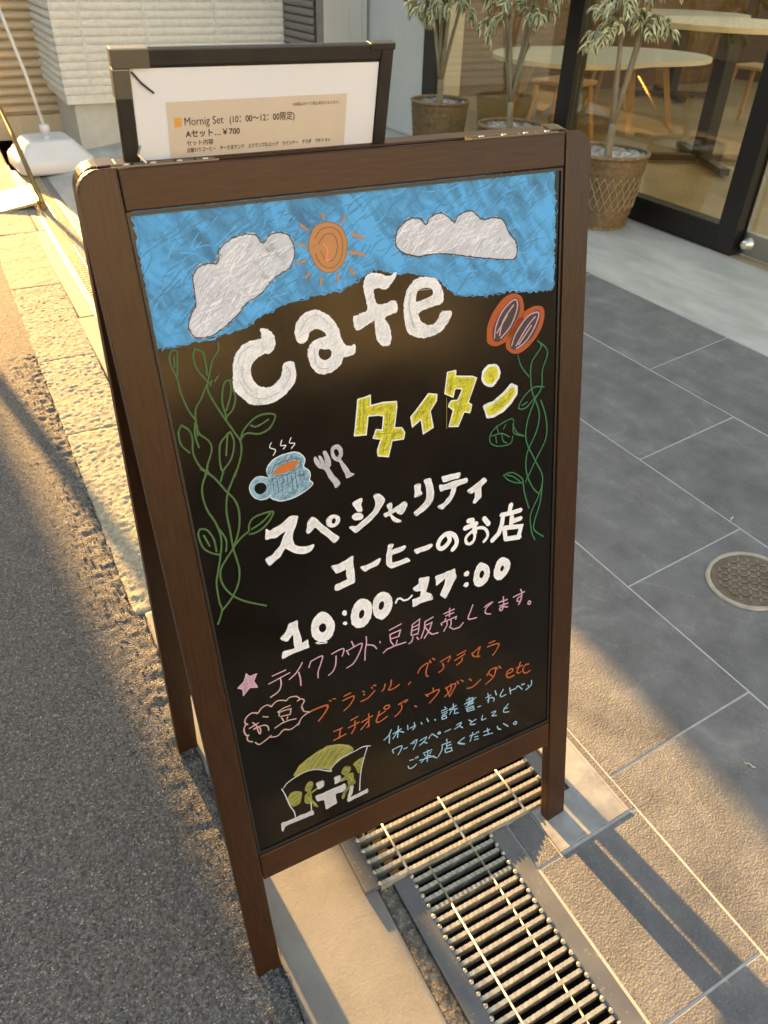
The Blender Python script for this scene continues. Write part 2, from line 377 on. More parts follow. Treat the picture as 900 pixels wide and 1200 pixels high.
# weld blobs at the bar ends
ico = bpy.data.meshes.new('weld_bead'); bm = bmesh.new(); bmesh.ops.create_icosphere(bm, subdivisions=1, radius=.0042); bm.to_mesh(ico); bm.free(); ico.materials.append(M['grate_steel'])
mb = MB()
for i in range(66):
    for ye in (-.4245, -.6055):
        x = .608 - i*PITCH - cx
        c = Vector((x, ye-cy + random.uniform(-.001, .001), .004)); r = .0050
        vs = [c + Vector(v.co)*r/.0042*random.uniform(.75, 1.15) for v in ico.vertices]
        mb.add(vs, [tuple(p.vertices) for p in ico.polygons])
tag(mb.build('weld_bead', M['grate_steel'], t, True), kind='stuff')
bpy.data.meshes.remove(ico)
# raised cross grate: bars run along y as well but it lies on top
t, cx, cy = grate('drain_grate', 'short raised steel grate under the lower rail of the sign', .613, .738, -.765, -.363, -.80, -.331, .020, (), 'drain grates in the gutter', False, .0235)
for ry in (-.421, -.551, -.693):
    mb = MB(); mb.tube([(.618-cx, ry-cy, .0175), (.738-cx, ry-cy, .0175)], .0026, 8); mb.build('grate_rod', M['grate_steel'], t, True)
frame_side(t, cx, cy, .615, .733, -.3625, -.331, .019, .016); frame_side(t, cx, cy, .615, .733, -.80, -.766, .019, .016)
mb = MB()
for i in range(6):
    for ye in (-.364, -.765):
        c = Vector((.734-i*.0235-cx, ye-cy, .019)); mb.tube([c+Vector((-.004, 0, 0)), c+Vector((.0, .003, .002)), c+Vector((.004, 0, 0))], [.002, .0045, .002], 6)
tag(mb.build('weld_bead', M['grate_steel'], t, True), kind='stuff')
# grates running on up the street behind the sign
xs_ = [.745, 1.74, 2.735, 3.73, 4.725, 5.72, 6.7]
lab = ['steel grate just behind the raised grate, hidden by the sign', 'second steel grate behind the sign', 'third steel grate behind the sign along the granite kerb',
       'grate beside the kerb nearest the left edge of the sign', 'grate beside the kerb, half way to the white weighted base', 'grate ending under the white weighted base']
for i, (a, b_) in enumerate(zip(xs_[:-1], xs_[1:])):
    t, cx, cy = grate('drain_grate', lab[i], a+.004, b_-.004, -.600, -.470, -.648, -.437, .004, (-.535,), 'drain grates in the gutter', stuff=True, PITCH=.034)
    frame_side(t, cx, cy, a, b_, -.4695, -.4385, .0045); frame_side(t, cx, cy, a, b_, -.647, -.6005, .0045)
# metal cover plate under the right foot
t = empty('cover_plate', (.615, -.785, .0)); tag(t, 'flat galvanised cover plate under the right foot of the sign', 'cover plate')
def tf(x, y): return (x-.615, y+.785)
# ---------------------------------------------------------------- tiled ramp
def tile_mat():
    m = mat('slate_tile', (.160, .160, .156), .60, var=.30, vscale=9, bump=.8, bscale=240, bdist=.0026, speck=(330, .90, (.24, .25, .25), .35), rvar=.08)
    N = m.node_tree.nodes; L = m.node_tree.links; b = N['Principled BSDF']
    tc = N.new('ShaderNodeTexCoord'); oi = N.new('ShaderNodeObjectInfo'); ad = N.new('ShaderNodeVectorMath'); ad.operation = 'ADD'
    sc = N.new('ShaderNodeVectorMath'); sc.operation = 'SCALE'; cm = N.new('ShaderNodeCombineXYZ')
    for k in range(3): L.new(oi.outputs['Random'], cm.inputs[k])
    L.new(cm.outputs[0], sc.inputs[0]); sc.inputs['Scale'].default_value = 37
    L.new(tc.outputs['Object'], ad.inputs[0]); L.new(sc.outputs[0], ad.inputs[1])
    mp = N.new('ShaderNodeMapping'); mp.inputs['Rotation'].default_value = (0, 0, R_(-28)); mp.inputs['Scale'].default_value = (1.1, 3.2, 1); L.new(ad.outputs[0], mp.inputs[0])
    w = N.new('ShaderNodeTexNoise'); w.inputs['Scale'].default_value = 1.3; w.inputs['Detail'].default_value = 7; w.inputs['Distortion'].default_value = .8
    L.new(mp.outputs[0], w.inputs['Vector'])
    # pale veins where the noise crosses its middle value, dark drifts elsewhere
    s1 = N.new('ShaderNodeMath'); s1.operation = 'SUBTRACT'; s1.inputs[1].default_value = .5; L.new(w.outputs['Fac'], s1.inputs[0])
    s2 = N.new('ShaderNodeMath'); s2.operation = 'ABSOLUTE'; L.new(s1.outputs[0], s2.inputs[0])
    r = N.new('ShaderNodeValToRGB'); L.new(s2.outputs[0], r.inputs[0])
    e = r.color_ramp.elements; e[0].position = 0; e[0].color = (1.30, 1.30, 1.27, 1); e[1].position = .008; e[1].color = (1.05, 1.05, 1.05, 1)
    x = e.new(.10); x.color = (.95, .96, .97, 1); x = e.new(.2); x.color = (.70, .70, .71, 1)
    mx = N.new('ShaderNodeMix'); mx.data_type = 'RGBA'; mx.blend_type = 'MULTIPLY'; mx.inputs['Factor'].default_value = .8
    src = b.inputs['Base Color'].links[0].from_socket
    bpn = b.inputs['Normal'].links[0].from_node
    n9 = N.new('ShaderNodeTexNoise'); n9.inputs['Scale'].default_value = 75; n9.inputs['Detail'].default_value = 6; n9.inputs['Roughness'].default_value = .65; L.new(ad.outputs[0], n9.inputs['Vector'])
    b9 = N.new('ShaderNodeBump'); b9.inputs['Strength'].default_value = .6; b9.inputs['Distance'].default_value = .0032; L.new(n9.outputs['Fac'], b9.inputs['Height'])
    L.new(bpn.outputs[0], b9.inputs['Normal']); L.new(b9.outputs[0], b.inputs['Normal'])
    L.new(src, mx.inputs['A']); L.new(r.outputs[0], mx.inputs['B']); L.new(mx.outputs['Result'], b.inputs['Base Color'])
    return m
M['tile'] = tile_mat()
XR0, XR1 = -1.2, 4.6
mb = MB()
def rq(x0, x1, s0, s1, h): return [ramp_pt(x0, s0, h), ramp_pt(x1, s0, h), ramp_pt(x1, s1, h), ramp_pt(x0, s1, h)]
for (xa, xb, sa) in ((XR0, .613, 0), (.613, .736, .157), (.736, XR1, 0)): mb.add(rq(xa, xb, sa, 1.83, -.0013), [(3, 2, 1, 0)])
ramp = mb.build('ramp', M['tile_grout']); tag(ramp, kind='structure')
rows = [(.003, .2417), (.2417, .6418), (.6418, 1.0418), (1.0418, 1.4418), (1.4418, 1.827)]
TL = .78
def tile_piece(xa, xb, sa, sb, g=.0024):
    xa += g; xb -= g; sa += g; sb -= g
    c = ramp_pt((xa+xb)/2, (sa+sb)/2, 0)
    hx, hs = (xb-xa)/2, (sb-sa)/2; ch = .0008
    vs = [(-hx, -hs, -.012), (hx, -hs, -.012), (hx, hs, -.012), (-hx, hs, -.012),
          (-hx, -hs, -ch), (hx, -hs, -ch), (hx, hs, -ch), (-hx, hs, -ch),
          (-hx+ch, -hs+ch, 0), (hx-ch, -hs+ch, 0), (hx-ch, hs-ch, 0), (-hx+ch, hs-ch, 0)]
    fs = [(0,1,5,4),(1,2,6,5),(2,3,7,6),(3,0,4,7),(4,5,9,8),(5,6,10,9),(6,7,11,10),(7,4,8,11),(8,9,10,11)]
    o = mesh_obj('paving_tile', vs, fs, M['tile'], ramp)
    o.location = c; o.rotation_euler = (-ZA + R_(random.uniform(-.08, .08)), R_(random.uniform(-.08, .08)), 0)
    return o
for ri, (sa, sb) in enumerate(rows):
    if ri == 0:
        xsj = [-1.2, -.42, .203, .510]
        for a, b_ in zip(xsj[:-1], xsj[1:]): tile_piece(a, b_, sa, sb)
        tile_piece(.512, .735, .2275, sb, .001)        # narrow cut strip beside the cover plate
        tile_piece(.512, .613, .001, .055, .001)
        for a, b_ in ((.737, 1.36), (1.36, 2.14), (2.14, 2.92), (2.92, 3.7), (3.7, 4.48)): tile_piece(a, b_, sa, sb)
        continue
    off = {1: .589, 2: .979, 3: .592, 4: .979}[ri]
    k = -3
    while off + k*TL < XR1-.1:
        a = max(XR0, off+k*TL); b_ = min(XR1, off+(k+1)*TL)
        if b_-a > .05: tile_piece(a, b_, sa, sb)
        k += 1
# cover plate lies along the foot of the ramp, cut round the raised grate
PX0, PX1, PXM = .514, .734, .611
M['plate'] = mat('zinc_plate', (.36, .365, .35), .5, metal=.3, var=.32, vscale=14, bump=.35, bscale=90, bdist=.001, rvar=.12)
def pz(y): return .0022 + (-.648-y)*.1425
PL = [(PX0, -.704), (PXM, -.704), (PXM, -.803), (PX1, -.803), (PX1, -.872), (PX0, -.872)]
mb = MB(); n = len(PL)
vs = [(x-.615, y+.785, pz(y)) for x, y in PL] + [(x-.615, y+.785, -.02) for x, y in PL]
mb.add(vs, [(5, 2, 1, 0), (5, 4, 3, 2)] + [(k, (k+1) % n, n+(k+1) % n, n+k) for k in range(n)])
mb.build('plate', M['plate'], t)
for (xa, xb, ya, yb) in ((PX0, PX0+.006, -.704, -.872), (PX0+.0062, PX1, -.866, -.872), (PX0+.0062, PXM, -.704, -.710)):
    mb = MB(); mb.add([(xa-.615, ya+.785, pz(ya)-.001), (xb-.615, ya+.785, pz(ya)-.001), (xb-.615, yb+.785, pz(yb)-.001), (xa-.615, yb+.785, pz(yb)-.001),
            (xa-.615, ya+.785, pz(ya)+.0012), (xb-.615, ya+.785, pz(ya)+.0012), (xb-.615, yb+.785, pz(yb)+.0012), (xa-.615, yb+.785, pz(yb)+.0012)],
           [(4, 7, 6, 5), (0, 4, 5, 1), (1, 5, 6, 2), (2, 6, 7, 3), (3, 7, 4, 0)])
    mb.build('plate_rim', M['plate'], t)
# manhole
mh = empty('manhole_cover', ramp_pt(.828, (-.648+1.545)/CA, .0)); mh.rotation_euler = (-ZA, 0, 0)
tag(mh, 'small round metal cover with a crosswise tread pattern set in the slate tiles', 'manhole cover')
mb = MB(); mb.lathe([(.0925, .001), (.0935, .0052), (.1030, .0048), (.1045, .0005)], n=64); mb.build('rim', M['iron_ring'], mh, True)
mb = MB(); mb.lathe([(.0925, .0005), (.091, .0030), (.0001, .0030)], n=64); mb.build('lid', M['iron'], mh)
mb = MB(); k = 0
P_ = .0165
for i in range(-6, 7):
    for j in range(-6, 7):
        x, y = i*P_, j*P_
        if x*x+y*y > .080**2: continue
        Mx = Matrix.Translation((x, y, 0)) @ Matrix.Rotation(R_(45) if (i+j) % 2 else R_(-45), 4, 'Z')
        mb.box(-.0075, .0075, -.0028, .0028, .003, .0052, M=Mx)
tag(mb.build('tread', M['iron_tread'], mh), kind='stuff')
mh.rotation_euler = (-ZA, 0, 0)
# threshold apron
mb = MB(); mb.box(-1.2, 6.9, -3.235, YF, ZF-.1, ZF); tag(mb.build('threshold_floor', M['apron']), kind='structure')
mb = MB()
mb.add([ramp_pt(XR1, 0, 0), ramp_pt(8.6, 0, 0), ramp_pt(8.6, 1.83, 0), ramp_pt(XR1, 1.83, 0)], [(3, 2, 1, 0)])
tag(mb.build('concrete_ground', M['apron']), kind='structure')

# ================================================================ A-FRAME SIGN
W, ST, VB0, VB1, VT0, VT1 = .654, .042, .213, .266, .1, .1
VT0, VT1 = 1.209, 1.251
LEAN = R_(12.14); DEP = .022
sign = empty('a_frame_sign', (.577, -.435, 0)); tag(sign, 'brown wooden A-frame chalkboard sign with hand drawn cafe menu', 'sandwich board')
# local board frame: X = across (from the left foot), Y = up the slope, Z = out of the face
def board_matrix(foot, yaw, lean):
    ud = Vector((math.cos(yaw), math.sin(yaw), 0)); nh = Vector((-math.sin(yaw), math.cos(yaw), 0))
    vd = nh*math.sin(lean) + Vector((0, 0, math.cos(lean))); nn = ud.cross(vd)
    m = Matrix((ud, vd, nn)).transposed().to_4x4(); m.translation = Vector(foot) - sign.location
    return m
FM = board_matrix((.577, -.108, 0), R_(-90.24), LEAN)
def stile(name, x0, x1, parent, z0, z1, y0, y1, round_left):
    """upright with its outer top corner rounded"""
    bm = bmesh.new(); r = .024
    prof = [(x0, y0), (x1, y0)]
    if round_left:
        prof += [(x1, y1)] + [(x0+r-r*math.sin(a), y1-r+r*math.cos(a)) for a in [k*math.pi/2/7 for k in range(8)]]
    else:
        prof += [(x1-r+r*math.cos(a), y1-r+r*math.sin(a)) for a in [k*math.pi/2/7 for k in range(8)]] + [(x0, y1)]
    vf = [bm.verts.new((x, y, z1)) for x, y in prof]; bm.faces.new(vf)
    vb = [bm.verts.new((x, y, z0)) for x, y in prof]; bm.faces.new(vb[::-1])
    n = len(prof)
    for k in range(n): bm.faces.new((vb[k], vb[(k+1) % n], vf[(k+1) % n], vf[k]))
    bmesh.ops.bevel(bm, geom=[e for e in bm.edges if abs(e.verts[0].co.z-e.verts[1].co.z) < 1e-6], offset=.0022, segments=2, profile=.6, affect='EDGES')
    me = bpy.data.meshes.new(name); bm.to_mesh(me); bm.free(); me.materials.append(parent[1])
    return link(bpy.data.objects.new(name, me), parent[0])
def grained(base, rot):   # grain along board y for uprights
    return base
M['wood_v'] = mat('brown_stained_wood_upright', (.038, .0145, .0048), .38, var=.4, vscale=22, bump=.35, bscale=40, bdist=.0006, stretch=(14, 1, 14), spec=.35)
def make_frame(name, Mx, front, y0=0):
    p = empty(name, parent=sign); p.matrix_local = Mx
    stile('stile', 0, ST, (p, M['wood_v']), -DEP, 0, y0, VT1, True)
    stile('stile', W-ST, W, (p, M['wood_v']), -DEP, 0, y0, VT1, False)
    bevel_box('top_rail', ST+.0008, W-ST-.0008, VT0, VT1-.0012, -DEP+.001, -.0012, M['wood'], p, .0018)
    bevel_box('lower_rail', ST+.0008, W-ST-.0008, VB0, VB1, -DEP+.001, -.0012, M['wood'], p, .0018)
    return p
front = make_frame('front_frame', FM, True)
# black glossy panel with a thin raised black bead around it
PZ = -.0055
mb = MB(); mb.box(ST+.0005, W-ST-.0005, VB1+.0005, VT0-.0005, -.012, PZ)
panel = mb.build('chalkboard', M['panel'], front)
mb = MB(); q = .0035
mb.box(ST+.001, ST+.001+q, VB1+.001, VT0-.001, PZ-.001, PZ+.0022); mb.box(W-ST-.001-q, W-ST-.001, VB1+.001, VT0-.001, PZ-.001, PZ+.0022)
mb.box(ST+.001+q, W-ST-.001-q, VB1+.001, VB1+.001+q*1.6, PZ-.001, PZ+.0022); mb.box(ST+.001+q, W-ST-.001-q, VT0-.001-q, VT0-.001, PZ-.001, PZ+.0022)
mb.build('panel_bead', M['black_metal'], front)
# hinges over the top
RM = board_matrix((1.100, -.768, -.0125), R_(90.0), R_(9.4))
rear = make_frame('rear_frame', RM, False, .0128)
mb = MB(); mb.box(ST+.0005, W-ST-.0005, VB1+.0005, VT0-.0005, -.014, -.006); mb.build('chalkboard', M['panel'], rear)
# ---------------- drawings and lettering
ART=[
('sky_drawing','skyblue',0,0,0,1,[[496,12082,886,12093,1345,12092,1826,12090,2350,12086,2858,12095,3413,12103,3996,12101,4734,12080,5388,12067,5965,12053,5990,11740,6000,11419,6000,10979,5999,10545,5835,10533,5541,10564,5255,10616,4906,10621,4593,10656,4434,10679,4306,10762,4156,10901,3933,10994,3689,11058,3567,11054,3391,11118,3311,11149,3217,11161,3036,11094,2890,11014,2739,10985,2456,10966,2179,10947,1958,10901,1793,10858,1626,10796,1460,10725,1222,10706,997,10676,749,10662,464,10674,473,11036,483,11482,493,11825]]),
('cloud_drawing','cloudwhite',1,0,1,1,[[855,10863,923,10994,980,11069,987,11234,1001,11369,1065,11455,1172,11487,1286,11481,1343,11608,1470,11701,1623,11737,1769,11721,1851,11622,1948,11701,2072,11709,2174,11662,2221,11545,2193,11408,2109,11305,1976,11252,1883,11193,1800,11119,1664,11038,1567,11009,1459,10910,1321,10816,1155,10727,1030,10696,914,10710,867,10776]]),
('cloud_drawing','black',2,9,1,1,[[855,10863,923,10994,980,11069,987,11234,1001,11369,1065,11455,1172,11487,1286,11481,1343,11608,1470,11701,1623,11737,1769,11721,1851,11622,1948,11701,2072,11709,2174,11662,2221,11545,2193,11408,2109,11305,1976,11252,1883,11193,1800,11119,1664,11038,1567,11009,1459,10910,1321,10816,1155,10727,1030,10696,914,10710,867,10776]]),
('sun_drawing','sunorange',1,0,1,1,[[2420,11606,2481,11711,2583,11756,2712,11753,2836,11687,2889,11553,2884,11439,2829,11300,2718,11211,2584,11208,2478,11286,2418,11409,2398,11510]]),
('sun_drawing','sundark',2,16,1,0,[[2483,11599,2575,11687,2706,11701,2812,11619,2830,11474,2780,11320,2655,11249,2530,11308,2472,11431]]),
('sun_drawing','sundark',2,16,1,0,[[2524,11538,2616,11626,2729,11614,2764,11482,2699,11345,2600,11343,2546,11450]]),
('sun_drawing','sunbright',2,22,1,0,[[2589,11531,2629,11455,2600,11343,2650,11351]]),
('sun_drawing','sundark',2,10,1,1,[[2420,11606,2481,11711,2583,11756,2712,11753,2836,11687,2889,11553,2884,11439,2829,11300,2718,11211,2584,11208,2478,11286,2418,11409,2398,11510]]),
('sun_drawing','sunorange',2,26,0,0,[[2611,11863,2619,11794]]),
('sun_drawing','sunorange',2,26,0,0,[[2899,11807,2842,11743]]),
('sun_drawing','sunorange',2,25,0,0,[[2329,11769,2415,11696]]),
('sun_drawing','sunorange',2,26,0,0,[[2266,11574,2376,11513]]),
('sun_drawing','sunorange',2,26,0,0,[[2227,11347,2342,11375]]),
('sun_drawing','sunorange',2,26,0,0,[[2374,11236,2317,11177]]),
('sun_drawing','sunorange',2,27,0,0,[[2517,11150,2496,11079]]),
('sun_drawing','sunorange',2,27,0,0,[[2730,11165,2721,11083]]),
('sun_drawing','sunorange',2,27,0,0,[[2888,11218,2950,11151]]),
('sun_drawing','sunorange',2,27,0,0,[[2906,11392,2988,11368]]),
('sun_drawing','sunorange',2,27,0,0,[[2975,11572,3026,11581]]),
('sun_drawing','sunorange',2,27,0,0,[[2965,11602,3118,11527]]),
('sun_drawing','sunorange',2,27,0,0,[[2945,11402,3110,11338]]),
('sun_drawing','sunorange',2,27,0,0,[[2883,11228,2943,11137]]),
('cloud_drawing.001','cloudwhite',1,0,1,1,[[3541,11450,3574,11564,3669,11642,3779,11689,3904,11670,3984,11594,4051,11676,4219,11704,4383,11591,4402,11580,4481,11663,4673,11683,4827,11567,4986,11581,5146,11525,5248,11350,5351,11242,5373,11110,5319,11019,5061,11051,4778,11102,4542,11153,4311,11207,4084,11234,3823,11236,3645,11303,3560,11373]]),
('cloud_drawing.001','black',2,13,1,1,[[3541,11450,3574,11564,3669,11642,3779,11689,3904,11670,3984,11594,4051,11676,4219,11704,4383,11591,4402,11580,4481,11663,4673,11683,4827,11567,4986,11581,5146,11525,5248,11350,5351,11242,5373,11110,5319,11019,5061,11051,4778,11102,4542,11153,4311,11207,4084,11234,3823,11236,3645,11303,3560,11373]]),
('bean_drawing','rust',1,0,1,1,[[4885,10204,4972,10363,5141,10525,5311,10568,5449,10504,5494,10351,5479,10161,5357,10021,5182,9925,5009,9895,4882,9960,4867,10068]]),
('bean_drawing','rust',1,0,1,1,[[5204,9975,5313,10134,5486,10283,5662,10343,5818,10309,5853,10190,5803,10018,5670,9859,5492,9744,5336,9728,5204,9814,5182,9907]]),
('bean_drawing','black',2,0,1,1,[[4968,10016,4991,10187,5141,10388,5312,10500,5398,10470,5420,10328,5356,10198,5182,10014,5053,9948]]),
('bean_drawing','black',2,0,1,1,[[5261,9858,5291,9960,5487,10177,5685,10280,5775,10238,5756,10098,5624,9903,5402,9789,5314,9794]]),
('bean_drawing','pink',3,21,1,0,[[4989,10012,5020,10182,5141,10371,5333,10486,5377,10369,5269,10142,5096,9994]]),
('bean_drawing','pink',3,21,1,0,[[5075,10033,5140,10233,5312,10414]]),
('bean_drawing','pink',3,21,1,0,[[5032,10075,5205,10292]]),
('bean_drawing','pink',3,21,1,0,[[5278,9855,5357,10021,5553,10219,5744,10243,5689,10073,5535,9882,5358,9797]]),
('bean_drawing','pink',3,21,1,0,[[5358,9841,5533,10063,5686,10198]]),
('bean_drawing','pink',3,21,1,0,[[5402,9851,5621,10084]]),
('cafe_lettering','white',1,0,1,1,[[1675,10680,1713,10680,1780,10649,1824,10591,1836,10522,1817,10440,1750,10387,1688,10392,1594,10361,1524,10306,1485,10227,1490,10123,1536,10035,1610,9990,1699,9979,1797,10018,1867,10101,1908,10225,2028,10225,2044,10103,2018,9983,1928,9893,1766,9800,1579,9782,1423,9828,1331,9927,1253,10040,1264,10184,1286,10316,1333,10426,1428,10526,1538,10565,1665,10568,1689,10614]]),
('cafe_lettering','white',1,0,1,1,[[2137,10444,2103,10578,2145,10689,2248,10774,2380,10795,2504,10742,2606,10641,2669,10518,2694,10391,2744,10308,2820,10280,2861,10295,2876,10252,2850,10185,2768,10164,2699,10167,2662,10093,2556,10022,2437,10003,2325,10039,2253,10151,2237,10278,2262,10370,2334,10427,2451,10450,2506,10467,2469,10525,2408,10570,2333,10570,2273,10532,2235,10453],[2397,10320,2371,10263,2393,10205,2456,10171,2527,10199,2547,10257,2519,10298,2462,10303]]),
('cafe_lettering','white',1,0,1,1,[[3528,11083,3471,10985,3364,10905,3257,10937,3195,10912,3197,10817,3236,10733,3339,10726,3453,10748,3504,10701,3493,10606,3326,10561,3377,10436,3392,10307,3360,10212,3257,10218,3193,10305,3178,10434,3173,10541,3060,10506,2946,10463,2900,10497,2888,10625,2994,10654,3086,10681,3083,10799,3062,10956,3092,11070,3164,11114,3271,11105,3386,11056,3456,11055]]),
('cafe_lettering','white',1,0,1,1,[[3621,10360,3603,10562,3619,10702,3675,10852,3785,10950,3932,10970,4077,10928,4168,10818,4195,10706,4173,10615,4017,10588,3823,10549,3828,10454,3898,10379,4004,10352,4094,10402,4153,10494,4305,10480,4291,10399,4153,10262,3997,10214,3845,10212,3700,10273],[3789,10685,3831,10684,4013,10724,4043,10773,4008,10822,3914,10839,3829,10821,3793,10756]]),
('cafe_lettering','grey',3,9,1,0,[[3839,10820,4007,10814]]),
('cafe_lettering','grey',3,9,1,0,[[3714,10811,3678,10586,3747,10357]]),
('cafe_lettering','grey',3,7,1,0,[[1345,10339,1417,10461,1566,10518]]),
('cafe_lettering','grey',3,7,1,0,[[1330,10137,1423,9943,1590,9855,1816,9898]]),
('cafe_lettering','grey',3,7,1,0,[[1391,10297,1381,10127,1463,9970]]),
('cafe_lettering','grey',3,7,1,0,[[2166,10567,2255,10689,2409,10732,2545,10608]]),
('cafe_lettering','grey',3,8,1,0,[[2323,10333,2335,10118,2482,10054]]),
('cafe_lettering','grey',3,8,1,0,[[1932,10194,1972,10081,1857,9925]]),
('shop_name_lettering','yellow',1,0,0,1,[[2843,9576,3027,9599,3018,9462,3212,9464,3403,9436,3404,9360,3345,9077,3457,9056,3499,8976,3472,8889,3296,8904,3223,8690,3074,8738,3067,8825,3131,8965,3019,9007,3072,9116,3163,9087,3196,9279,3122,9308,2969,9329,2919,9079,2750,9103]]),
('shop_name_lettering','white',2,16,0,1,[[2843,9576,3027,9599,3018,9462,3212,9464,3403,9436,3404,9360,3345,9077,3457,9056,3499,8976,3472,8889,3296,8904,3223,8690,3074,8738,3067,8825,3131,8965,3019,9007,3072,9116,3163,9087,3196,9279,3122,9308,2969,9329,2919,9079,2750,9103]]),
('shop_name_lettering','yellow',1,0,0,1,[[3902,9442,4032,9403,4019,9317,3912,9189,3949,8947,3787,8892,3770,9070,3758,9105,3624,9029,3606,9172,3681,9236]]),
('shop_name_lettering','white',2,17,0,1,[[3902,9442,4032,9403,4019,9317,3912,9189,3949,8947,3787,8892,3770,9070,3758,9105,3624,9029,3606,9172,3681,9236]]),
('shop_name_lettering','yellow',1,0,0,1,[[4213,9677,4348,9675,4342,9600,4619,9542,4684,9505,4534,9183,4593,9137,4558,9027,4463,9062,4356,8870,4207,8901,4287,9123,4211,9194,4264,9265,4366,9252,4446,9395,4354,9425,4320,9416,4290,9313,4159,9389]]),
('shop_name_lettering','white',2,17,0,1,[[4213,9677,4348,9675,4342,9600,4619,9542,4684,9505,4534,9183,4593,9137,4558,9027,4463,9062,4356,8870,4207,8901,4287,9123,4211,9194,4264,9265,4366,9252,4446,9395,4354,9425,4320,9416,4290,9313,4159,9389]]),
('shop_name_lettering','white',1,0,1,1,[[4963,9649,5040,9615,5082,9534,5068,9438,4999,9361,4940,9328,4825,9379,4775,9471,4790,9574,4858,9642]]),
('shop_name_lettering','yellow',2,0,1,1,[[4963,9614,5024,9581,5043,9517,5019,9431,4941,9381,4854,9406,4811,9488,4828,9558,4886,9612]]),
('shop_name_lettering','white',1,0,0,1,[[5275,9305,5385,9250,5380,9123,5275,9008,5134,8918,4974,8871,4846,8882,4796,9077,4957,9110,5135,9208]]),
('shop_name_lettering','yellow',2,0,0,1,[[5285,9253,5345,9215,5325,9135,5235,9043,5094,8953,4955,8915,4876,8923,4838,9034,4976,9072,5155,9170]]),
('shop_name_lettering','darkyellow',3,8,1,0,[[4183,9323,4164,8880]]),
('shop_name_lettering','darkyellow',3,8,1,0,[[4885,9555,4961,9443,4903,9421]]),
('shop_name_lettering','darkyellow',3,8,1,0,[[4897,8987,5155,9068,5315,9188]]),
('shop_name_lettering','darkyellow',3,8,1,0,[[4287,9623,4241,9392]]),
('shop_name_lettering','darkyellow',3,8,1,0,[[4395,9538,4580,9501]]),
('shop_name_lettering','darkyellow',3,8,1,0,[[4484,9423,4381,9133,4298,8934]]),
('shop_name_lettering','darkyellow',3,7,1,0,[[2880,9581,2822,9158]]),
('shop_name_lettering','darkyellow',3,7,1,0,[[2929,9585,2878,9129]]),
('shop_name_lettering','darkyellow',3,7,1,0,[[3028,9394,3231,9389]]),
('shop_name_lettering','darkyellow',3,7,1,0,[[3259,9312,3219,9033]]),
('shop_name_lettering','darkyellow',3,8,1,0,[[3175,8914,3145,8756]]),
('shop_name_lettering','darkyellow',3,7,1,0,[[3293,9305,3259,9089]]),
('shop_name_lettering','darkyellow',3,7,1,0,[[3067,9061,3443,8981]]),
('shop_name_lettering','darkyellow',3,8,1,0,[[3914,9395,3668,9158]]),
('shop_name_lettering','darkyellow',3,8,1,0,[[3866,9179,3854,8952]]),
('shop_name_lettering','darkyellow',3,8,1,0,[[3958,9370,3738,9142]]),
('speciality_lettering','white',1,0,0,1,[[1370,8134,1413,8094,1543,8126,1723,8219,1817,8187,1778,8065,1729,7981,1707,7888,1723,7793,1792,7737,1904,7705,1983,7711,1989,7678,1933,7624,1834,7615,1725,7664,1648,7730,1592,7784,1499,7683,1337,7600,1300,7702,1394,7737,1521,7837,1632,8031,1484,7974,1348,7990]]),
('speciality_lettering','white',1,0,0,1,[[2013,8114,2067,8082,2168,7948,2374,7697,2302,7641,2119,7862,2043,7966,1944,7895,1910,7936,1952,8053]]),
('speciality_lettering','white',1,0,0,1,[[2338,8062,2412,8006,2408,7937,2339,7886,2270,7893,2222,7942,2224,8012,2279,8060],[2333,8016,2296,8000,2287,7953,2319,7923,2350,7954,2354,7989]]),
('speciality_lettering','white',1,0,0,1,[[2625,8149,2693,8177,2759,8187,2771,8158,2745,8093,2757,8017,2741,7996,2698,8012,2654,8076]]),
('speciality_lettering','white',1,0,0,1,[[2596,7955,2653,7989,2737,7962,2762,7914,2729,7872,2657,7883,2622,7904]]),
('speciality_lettering','white',1,0,0,1,[[2954,8171,3014,8183,3071,8146,3116,8068,3073,7999,2991,7905,2879,7820,2754,7754,2623,7693,2537,7805,2584,7812,2648,7793,2732,7834,2826,7887,2920,7948,2963,8016,2970,8101]]),
('speciality_lettering','white',1,0,0,1,[[3147,7978,3208,7990,3220,7957,3212,7886,3340,7923,3418,7948,3464,7903,3425,7824,3367,7769,3294,7817,3334,7850,3202,7822,3251,7755,3345,7682,3336,7662,3275,7672,3217,7720,3175,7807,3110,7804,3084,7856,3168,7872,3151,7933]]),
('speciality_lettering','white',1,0,0,1,[[3605,8157,3694,8147,3691,8055,3713,7994,3598,7977]]),
('speciality_lettering','white',1,0,0,1,[[3762,8191,3861,8197,3897,8080,3907,7958,3886,7859,3823,7785,3732,7720,3611,7679,3563,7742,3633,7779,3739,7840,3787,7916,3789,8035,3778,8113]]),
('speciality_lettering','white',1,0,0,1,[[4060,8163,4201,8166,4347,8158,4366,8135,4344,8080,4198,8082,4077,8077,4068,8116]]),
('speciality_lettering','white',1,0,0,1,[[4004,8044,4148,8035,4310,8044,4483,8036,4486,7982,4439,7967,4299,7949,4254,7832,4168,7733,4042,7658,3969,7721,4071,7753,4172,7839,4212,7942,4023,7956]]),
('speciality_lettering','white',1,0,0,1,[[4488,7836,4637,7899,4773,7959,4832,7905,4729,7832,4720,7663,4613,7591,4577,7617,4615,7685,4609,7787,4559,7771]]),
('coffee_shop_lettering','white',1,0,0,1,[[2222,7295,2305,7294,2431,7320,2544,7349,2539,7189,2547,7018,2525,6927,2388,6903,2261,6887,2224,6908,2236,6984,2307,6988,2426,7013,2425,7172,2273,7158,2248,7213]]),
